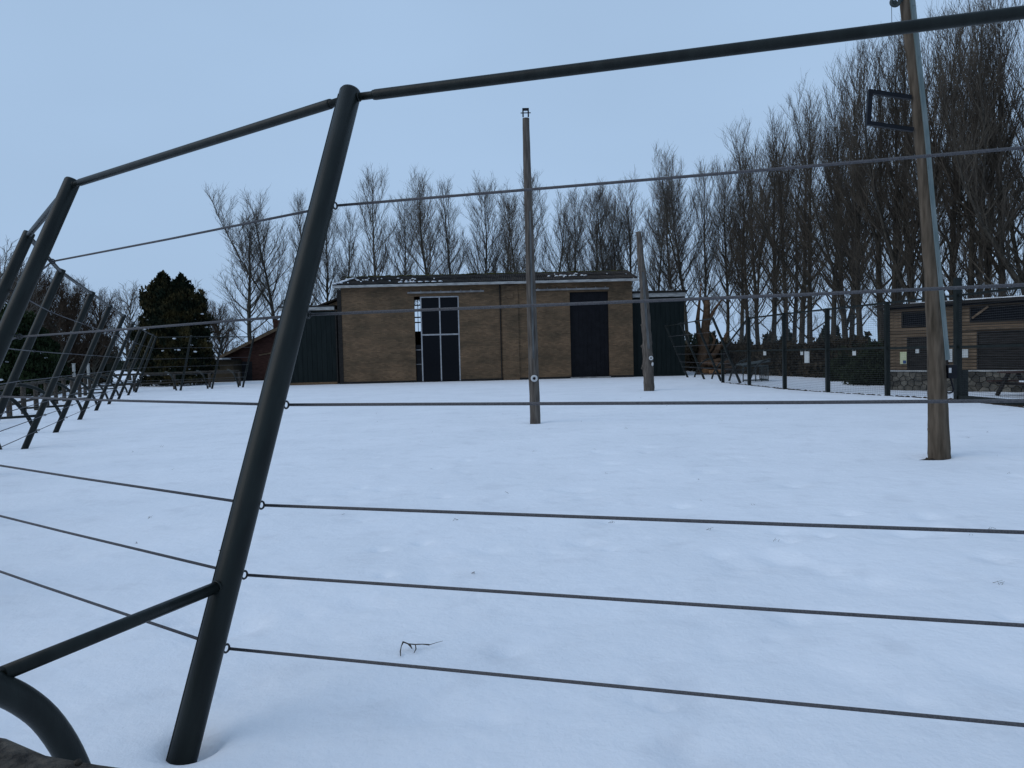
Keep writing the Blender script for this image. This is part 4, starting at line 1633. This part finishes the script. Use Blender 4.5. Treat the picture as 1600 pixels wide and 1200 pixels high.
bank = [(1166, 240, 59), (1184, 205, 56.5), (1205, 190, 54), (1226, 165, 51.5), (1248, 160, 49.5), (1263, 145, 48), (1296, 140, 46), (1320, 120, 44),
        (1342, 80, 42), (1376, 65, 40), (1395, 40, 38.6), (1425, 25, 37.4), (1450, 5, 36.4), (1487, 10, 35.4), (1515, -5, 34.4), (1540, 8, 33.8), (1563, -20, 33), (1592, -10, 32), (1635, -30, 31), (1705, -40, 30.5)]
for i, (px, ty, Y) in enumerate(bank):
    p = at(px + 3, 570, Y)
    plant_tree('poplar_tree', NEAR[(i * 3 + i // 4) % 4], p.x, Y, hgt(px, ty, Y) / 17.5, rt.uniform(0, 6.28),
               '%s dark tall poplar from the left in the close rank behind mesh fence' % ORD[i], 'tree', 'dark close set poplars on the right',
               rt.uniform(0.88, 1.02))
for i, (px, ty, Y) in enumerate(((1240, 215, 63), (1330, 165, 57), (1408, 120, 51), (1530, 80, 47))):
    p = at(px, 570, Y)
    plant_tree('poplar_tree', NEAR[(i + 1) % 4], p.x, Y, hgt(px, ty, Y) / 17.5, rt.uniform(0, 6.28),
               '%s poplar from the left in the rear rank behind close poplars' % ORD[i], 'tree', 'poplars of the rear rank on the right', 0.95)
# rounder trees on the far left
for i, (px, ty, Y, mi, lab) in enumerate(((8, 378, 58, 1, 'bare grey tree at the far left edge behind the leaning posts'),
                                          (66, 412, 64, 0, 'dense brown twiggy tree behind the leaning posts, left of the next brown one'),
                                          (122, 432, 66, 2, 'dense brown twiggy tree behind the leaning posts, nearer the dark conifer'),
                                          (40, 432, 70, 2, 'dense brown twiggy tree rising behind the gap between the two nearest left posts'),
                                          (95, 424, 61, 0, 'dense brown twiggy tree in the middle of the brown clump at left'),
                                          (146, 452, 63, 0, 'lower brown twiggy tree at the right of the brown clump'),
                                          (203, 440, 74, 1, 'pale bare tree just left of the tall dark conifer'),
                                          (308, 440, 78, 1, 'pale bare tree just right of the tall dark conifer'),
                                          (352, 470, 76, 0, 'low bare tree between the conifer and the leftmost poplar'))):
    p = at(px, 585, Y)
    plant_tree('bare_tree', ROUND[mi], p.x, Y, hgt(px, ty, Y) / 8.0, rt.uniform(0, 6.28), lab, 'tree', 'bare trees on the far left', 0.9)


# leafy masses: many small faces through a volume
def leaf_cloud(name, pts, nrm, size, mat, seed, aspect=1.8):
    g = np.random.default_rng(seed)
    n = len(pts)
    nrm = nrm + g.normal(0, 0.45, (n, 3))
    nrm /= np.linalg.norm(nrm, axis=1, keepdims=True)
    a = np.cross(nrm, g.normal(0, 1, (n, 3)))
    a /= np.linalg.norm(a, axis=1, keepdims=True)
    c = np.cross(nrm, a)
    s = (size * g.uniform(0.6, 1.4, n))[:, None]
    up = np.array([0, 0, 1.0])
    tip = a * 0.4 + up * 0.5 + nrm * 0.6
    V = np.stack([pts - c * s / aspect, pts + c * s / aspect, pts + tip * s], 1)
    F = np.arange(3 * n).reshape(n, 3)
    return mesh_np(name, V.reshape(-1, 3), F, mat)


def conifer(name, x, y, H, rad, n, label, mat, seed, peaks=1, snow=0):
    g = np.random.default_rng(seed)
    t = thing(name, label, 'tree', (x, y, 0))
    pk = [(0.0, 1.0)] if peaks == 1 else [(-0.30 * rad, 1.0), (0.28 * rad, 0.97)]

    def sample(m):
        u = g.random(m) ** 0.85
        th = g.uniform(0, 2 * np.pi, m)
        w = g.integers(0, len(pk), m)
        ox = np.array([pk[i][0] for i in w])
        hh = np.array([pk[i][1] for i in w]) * H
        lump = 1 + 0.10 * np.sin(th * 3 + u * 13 + seed) + 0.08 * np.sin(th * 7 + u * 29) + 0.07 * np.sin(u * 41 + th * 2)
        prof = np.where(u < 0.5, 0.96 + 0.1 * u, np.clip(1.01 - (u - 0.5) * 1.15, 0, 1)) * np.where(u > 0.9, np.clip((1 - u) / 0.1, 0, 1) ** 0.8, 1)
        if len(pk) > 1:
            prof = np.where(u > 0.86, prof * 0.62, prof)
            ox = ox * np.clip((u - 0.6) / 0.25, 0, 1)
        r = rad * prof * lump
        return u, th, ox, hh, r
    u, th, ox, hh, r = sample(n)
    depth = 1 - 0.28 * g.random(n) ** 2
    depth = depth * np.where(g.random(n) < 0.12, g.uniform(1.0, 1.16, n), 1)
    P = np.stack([ox + r * depth * np.cos(th), r * depth * np.sin(th), u * hh + g.normal(0, 0.05, n) + np.where((u > 0.82) & (g.random(n) < 0.5), np.abs(np.sin(th * 2.5 + seed)) ** 4 * 0.5, 0)], 1)
    N = np.stack([np.cos(th), np.sin(th), 0.5 + 0 * th], 1)
    me = leaf_cloud('foliage', P, N, 0.155 * rad / 2.2, mat, seed)
    o = bpy.data.objects.new('foliage', me)
    COL.objects.link(o)
    o.parent = t
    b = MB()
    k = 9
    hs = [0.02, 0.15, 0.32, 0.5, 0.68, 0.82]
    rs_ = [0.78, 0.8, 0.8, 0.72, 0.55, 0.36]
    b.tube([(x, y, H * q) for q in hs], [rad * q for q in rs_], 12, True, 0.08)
    b.build('shade_core', 'conifer_core', t, True)  # solid core coloured as the shade within the foliage
    if snow:
        u, th, ox, hh, r = sample(snow)
        b = MB()
        for i in range(snow):
            if math.sin(th[i]) > 0.3:
                continue
            s = g.uniform(0.05, 0.13)
            b.blob((x + ox[i] + r[i] * 0.93 * math.cos(th[i]), y + r[i] * 0.93 * math.sin(th[i]), u[i] * hh[i] * 0.85), (s * 1.3, s, s * 0.6), i)
        o = b.build('foliage_snow', 'snow_bits', t, True)
        o['kind'] = 'stuff'
    return t


p = at(276, 603, 54)
conifer('conifer_tree', p.x, 54, hgt(262, 436, 54), 2.25, 46000, 'tall dark twin topped conifer with brown tips and specks of snow', 'conifer', 4, 2, 190)
for i, (px, ty, Y, r_, lab) in enumerate(((22, 492, 42, 1.9, 'dark green conifer at the left edge behind the log barrier'), (52, 520, 47, 1.7, 'smaller dark green conifer right beside the left edge one'))):
    p = at(px, 600, Y)
    conifer('conifer_shrub', p.x, Y, hgt(px, ty, Y), r_, 16000, lab, 'conifer_green', 14 + i, 1, 40)


def hedge(name, pts, h, w, n, mat, seed, label, cat, size=0.14):
    g = np.random.default_rng(seed)
    pts = [np.array(p, dtype=float) for p in pts]
    seg = [np.linalg.norm(pts[i + 1] - pts[i]) for i in range(len(pts) - 1)]
    tot = sum(seg)
    P, N = [], []
    for i in range(len(seg)):
        m = int(n * seg[i] / tot)
        s = g.random(m)
        q = pts[i] + (pts[i + 1] - pts[i]) * s[:, None]
        d = unit(pts[i + 1] - pts[i])
        nn = np.array([-d[1], d[0]])
        a = g.uniform(-0.35, np.pi + 0.35, m)
        ss = s * seg[i] + sum(seg[:i])
        k = 1 + 0.16 * np.sin(ss * 1.1 + seed) + 0.1 * np.sin(ss * 2.9) + 0.08 * g.normal(0, 1, m)
        dep = 1 - 0.3 * g.random(m) ** 2
        off = np.cos(a) * w / 2 * k * dep
        z = np.clip(np.sin(a), -0.2, 1) ** 1 * h * 0.5 * k * dep + h * 0.5
        z = np.where(g.random(m) < 0.5, g.uniform(0, 1, m) * h * k, z)
        off = np.where(np.abs(z) < h * 0.8, np.sign(off + 1e-9) * w / 2 * k * dep, off)
        P.append(np.stack([q[:, 0] + nn[0] * off, q[:, 1] + nn[1] * off, z], 1))
        N.append(np.stack([nn[0] * np.sign(off), nn[1] * np.sign(off), 0.4 + 0 * off], 1))
    me = leaf_cloud('foliage', np.concatenate(P), np.concatenate(N), size, mat, seed)
    t = thing(name, label, cat, (0, 0, 0))
    o = bpy.data.objects.new('foliage', me)
    COL.objects.link(o)
    o.parent = t
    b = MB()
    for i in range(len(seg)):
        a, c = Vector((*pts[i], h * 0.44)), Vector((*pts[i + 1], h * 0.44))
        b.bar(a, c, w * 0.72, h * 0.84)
    b.build('shade_core', 'conifer_core', t)  # solid bars painted dark for the shade inside the hedge
    return t


hedge('hedge', [(14.0, 58.5), (14.6, 52.5), (15.6, 46), (16.6, 40.5), (18.0, 35.5), (20, 31)], 1.72, 1.5, 26000, 'hedge', 31, 'long brown winter hedge behind the mesh fence under the poplars', 'hedge', 0.16)
hedge('hedge', [(-31, 66), (-24, 66), (-17, 67)], 1.5, 1.4, 9000, 'hedge', 32, 'low brown hedge behind the red brown hut and dark conifer', 'hedge')
hedge('hedge', [(-56, 61), (-44, 63), (-34, 65)], 3.5, 2.2, 22000, 'hedge', 33, 'low dark hedge at the far left under the brown trees', 'hedge', 0.18)
hedge('hedge', [(-12, 68), (2, 68), (14, 66)], 1.6, 1.4, 6000, 'hedge', 34, 'low hedge hidden behind the brick building', 'hedge') if False else None
for i, (px, Y, r_, h_, lab) in enumerate(((1362, 31.5, 1.0, 1.15, 'dark green rounded shrub in front of the brown hedge, beside the cabin'),
                                          (1318, 35.5, 0.75, 0.95, 'smaller dark shrub in front of the brown hedge, left of the cabin shrub'),
                                          (1222, 46, 0.9, 1.0, 'dark shrub far behind the mesh fence near the hay rack'))):
    p = at(px, 590, Y)
    conifer('shrub', p.x, Y, h_ * 1.15, r_, 6000, lab, 'shrub', 51 + i)
    bpy.context.scene.collection.objects
for o in bpy.data.objects:
    if o.name.startswith('shrub') and o.get('category'):
        o['category'] = 'shrub'

# pollarded willow with fresh cuts, right of the shed
Yp = 50.0
pl = thing('pollarded_tree', 'cut back brown tree with fresh pale stumps between right shed and mesh fence', 'tree', tuple(at(1097, 588, Yp)))
b = MB()
T_ = lambda *q: [at(px, py, Yp) for px, py in q]
b.tube(T_((1098, 592), (1098, 560), (1101, 530), (1103, 505), (1105, 480), (1104.5, 470)), [.42, .36, .3, .27, .2, .19], 10, True, 0.08)
b.tube(T_((1102, 520), (1108, 500), (1117, 483), (1128, 468)), [.17, .14, .1, .05], 8, True, 0.05)
b.tube(T_((1097, 545), (1092, 520), (1090, 500), (1093, 470), (1096, 440)), [.22, .17, .13, .08, .03], 8, True, 0.05)
b.tube(T_((1100, 560), (1112, 545), (1117, 530), (1112, 523)), [.12, .1, .1, .08], 8, True, 0.05)
b.tube(T_((1100, 570), (1118, 552), (1124, 540)), [.22, .2, .19], 8, True, 0.05)
b.tube(T_((1104, 570), (1128, 540), (1137, 520)), [.14, .12, .12], 8, True, 0.05)
b.build('trunk', 'pollard', pl, True)
b = MB()
for (px, py, r_) in ((1104.5, 469, .2), (1124, 539, .2), (1137, 519, .13), (1112, 522, .09)):
    c = at(px, py, Yp)
    b.blob(c, (r_, r_, r_ * 0.35), int(px))
b.build('cut_end', 'cut_wood', pl, True)
lp = thing('log_pile', 'heap of orange brown cut logs at the foot of the cut back tree', 'logs', tuple(at(1112, 588, 49)))
for k in range(14):
    c = at(rt.uniform(1096, 1124), 0, 49)
    z = rt.uniform(0.15, 0.9)
    a_ = rt.uniform(-0.6, 0.6)
    d = Vector((math.cos(a_), math.sin(a_) * 0.5, rt.uniform(-0.2, 0.35))) * 0.55
    q = Vector((c.x, 49 + rt.uniform(-0.5, 0.5), z))
    MB().tube([q - d, q + d], rt.uniform(0.08, 0.15), 8).build('log', 'cut_wood' if k % 5 == 0 else 'pollard', lp, True)
hedge('hedge', [(8.5, 62), (14.0, 60)], 1.55, 1.6, 6000, 'hedge', 35, 'short brown hedge behind the log heap right of the shed', 'hedge', 0.16)

# far wood on the skyline, one mass
g = np.random.default_rng(77)
P, N = [], []
for k in range(170):
    if k < 120:
        x, y = g.uniform(20, 120), g.uniform(135, 170)
    else:
        x, y = g.uniform(-130, -20), g.uniform(140, 180)
    H_ = g.uniform(2.6, 5.2)
    m = 160
    u = g.random(m)
    th = g.uniform(0, 6.28, m)
    r = (1 - u) * H_ * 0.30 * g.uniform(0.6, 1.1, m)
    P.append(np.stack([x + r * np.cos(th), y + r * np.sin(th), u * H_], 1))
    N.append(np.stack([np.cos(th), np.sin(th), 0.5 + 0 * th], 1))
me = leaf_cloud('distant_wood', np.concatenate(P), np.concatenate(N), 0.7, 'far_wood', 78)
o = bpy.data.objects.new('distant_wood', me)
COL.objects.link(o)
o['kind'] = 'stuff'
me_b = MB()
for (x0, x1, y) in ((-400, -30, 190), (18, 400, 175)):
    me_b.span(x0, x1, y, y + 6, -0.1, 2.4)
o = me_b.build('distant_field_edge', 'far_wood')
o['kind'] = 'structure'

# white posts and a snow bank beyond the barrier on the left
for i, (px, py0, py1, lab) in enumerate(((115, 569, 592, 'left of two short white posts seen between the leaning posts'), (137.5, 569, 592, 'right of two short white posts seen between the leaning posts'))):
    p = at(px, py0, 52)
    b = MB()
    b.span(p.x - 0.07, p.x + 0.07, 51.93, 52.07, -0.05, p.z)
    b.span(p.x - 0.09, p.x + 0.09, 51.91, 52.09, p.z, p.z + 0.05)
    tag(b.build('white_post', 'white_paint'), lab, 'post', 'white posts beyond the fence')

# ------------------------------------------------------------------ twig and grass on the snow
tw = at(645, 1010, 4.2)
tw = Vector((-0.58, 4.18, 0))
zt_ = gz(tw.x, tw.y)
b = MB()
s_ = 4.2 / FPX


def tp(px, py, lift=0.0):
    d = (px - 800) / FPX * CX - (py - 600) / FPX * CU + _f
    k = (0.012 + lift - CAMZ) / d.z
    return Vector((0, 0, CAMZ)) + d * k


b.tube([tp(630, 1003, .03), tp(638, 1006, .02), tp(649, 1007, .012), tp(660, 1006.5, .01), tp(671, 1007.5, .008)], [0.0041, 0.0031, 0.0031, 0.0027, 0.0041], 6)
b.tube([tp(630, 1003, .03), tp(627, 1010, .02), tp(625.5, 1018, .005), tp(626, 1025, 0)], [0.0054, 0.0027, 0.0034, 0.0020], 6)
b.tube([tp(649, 1007, .012), tp(650, 1014, .01), tp(647, 1020, 0)], [0.0027, 0.0034, 0.0020], 6)
b.tube([tp(671, 1007.5, .008), tp(682, 1004, .004), tp(692, 1001.5, 0)], [0.0020, 0.0014, 0.0010], 5)
b.tube([tp(636, 1005, .02), tp(641, 1009, .02), tp(644, 1014, 0)], [0.0027, 0.0061, 0.0020], 5)
tag(b.build('fallen_twig', 'twig_near', None, True), 'small forked twig lying on the snow right of the nearest leaning post', 'twig')

b = MB()
g = np.random.default_rng(13)
for k in range(70):
    y = 5.0 + 26 * g.random() ** 1.3
    x = g.uniform(-0.5, 0.75) * y
    z = gz(x, y)
    for q in range(int(g.integers(1, 5))):
        a_, l_ = g.uniform(0, 6.28), g.uniform(0.008, 0.04)
        e = Vector((x + math.cos(a_) * l_ * 0.7, y + math.sin(a_) * l_ * 0.7, z + l_ * 0.7))
        o_ = Vector((x + g.normal(0, .03), y + g.normal(0, .03), z - 0.01))
        b.tube([o_, e], [0.0022, 0.0008], 3, False)
o = b.build('grass_tips', 'grass')
o['kind'] = 'stuff'
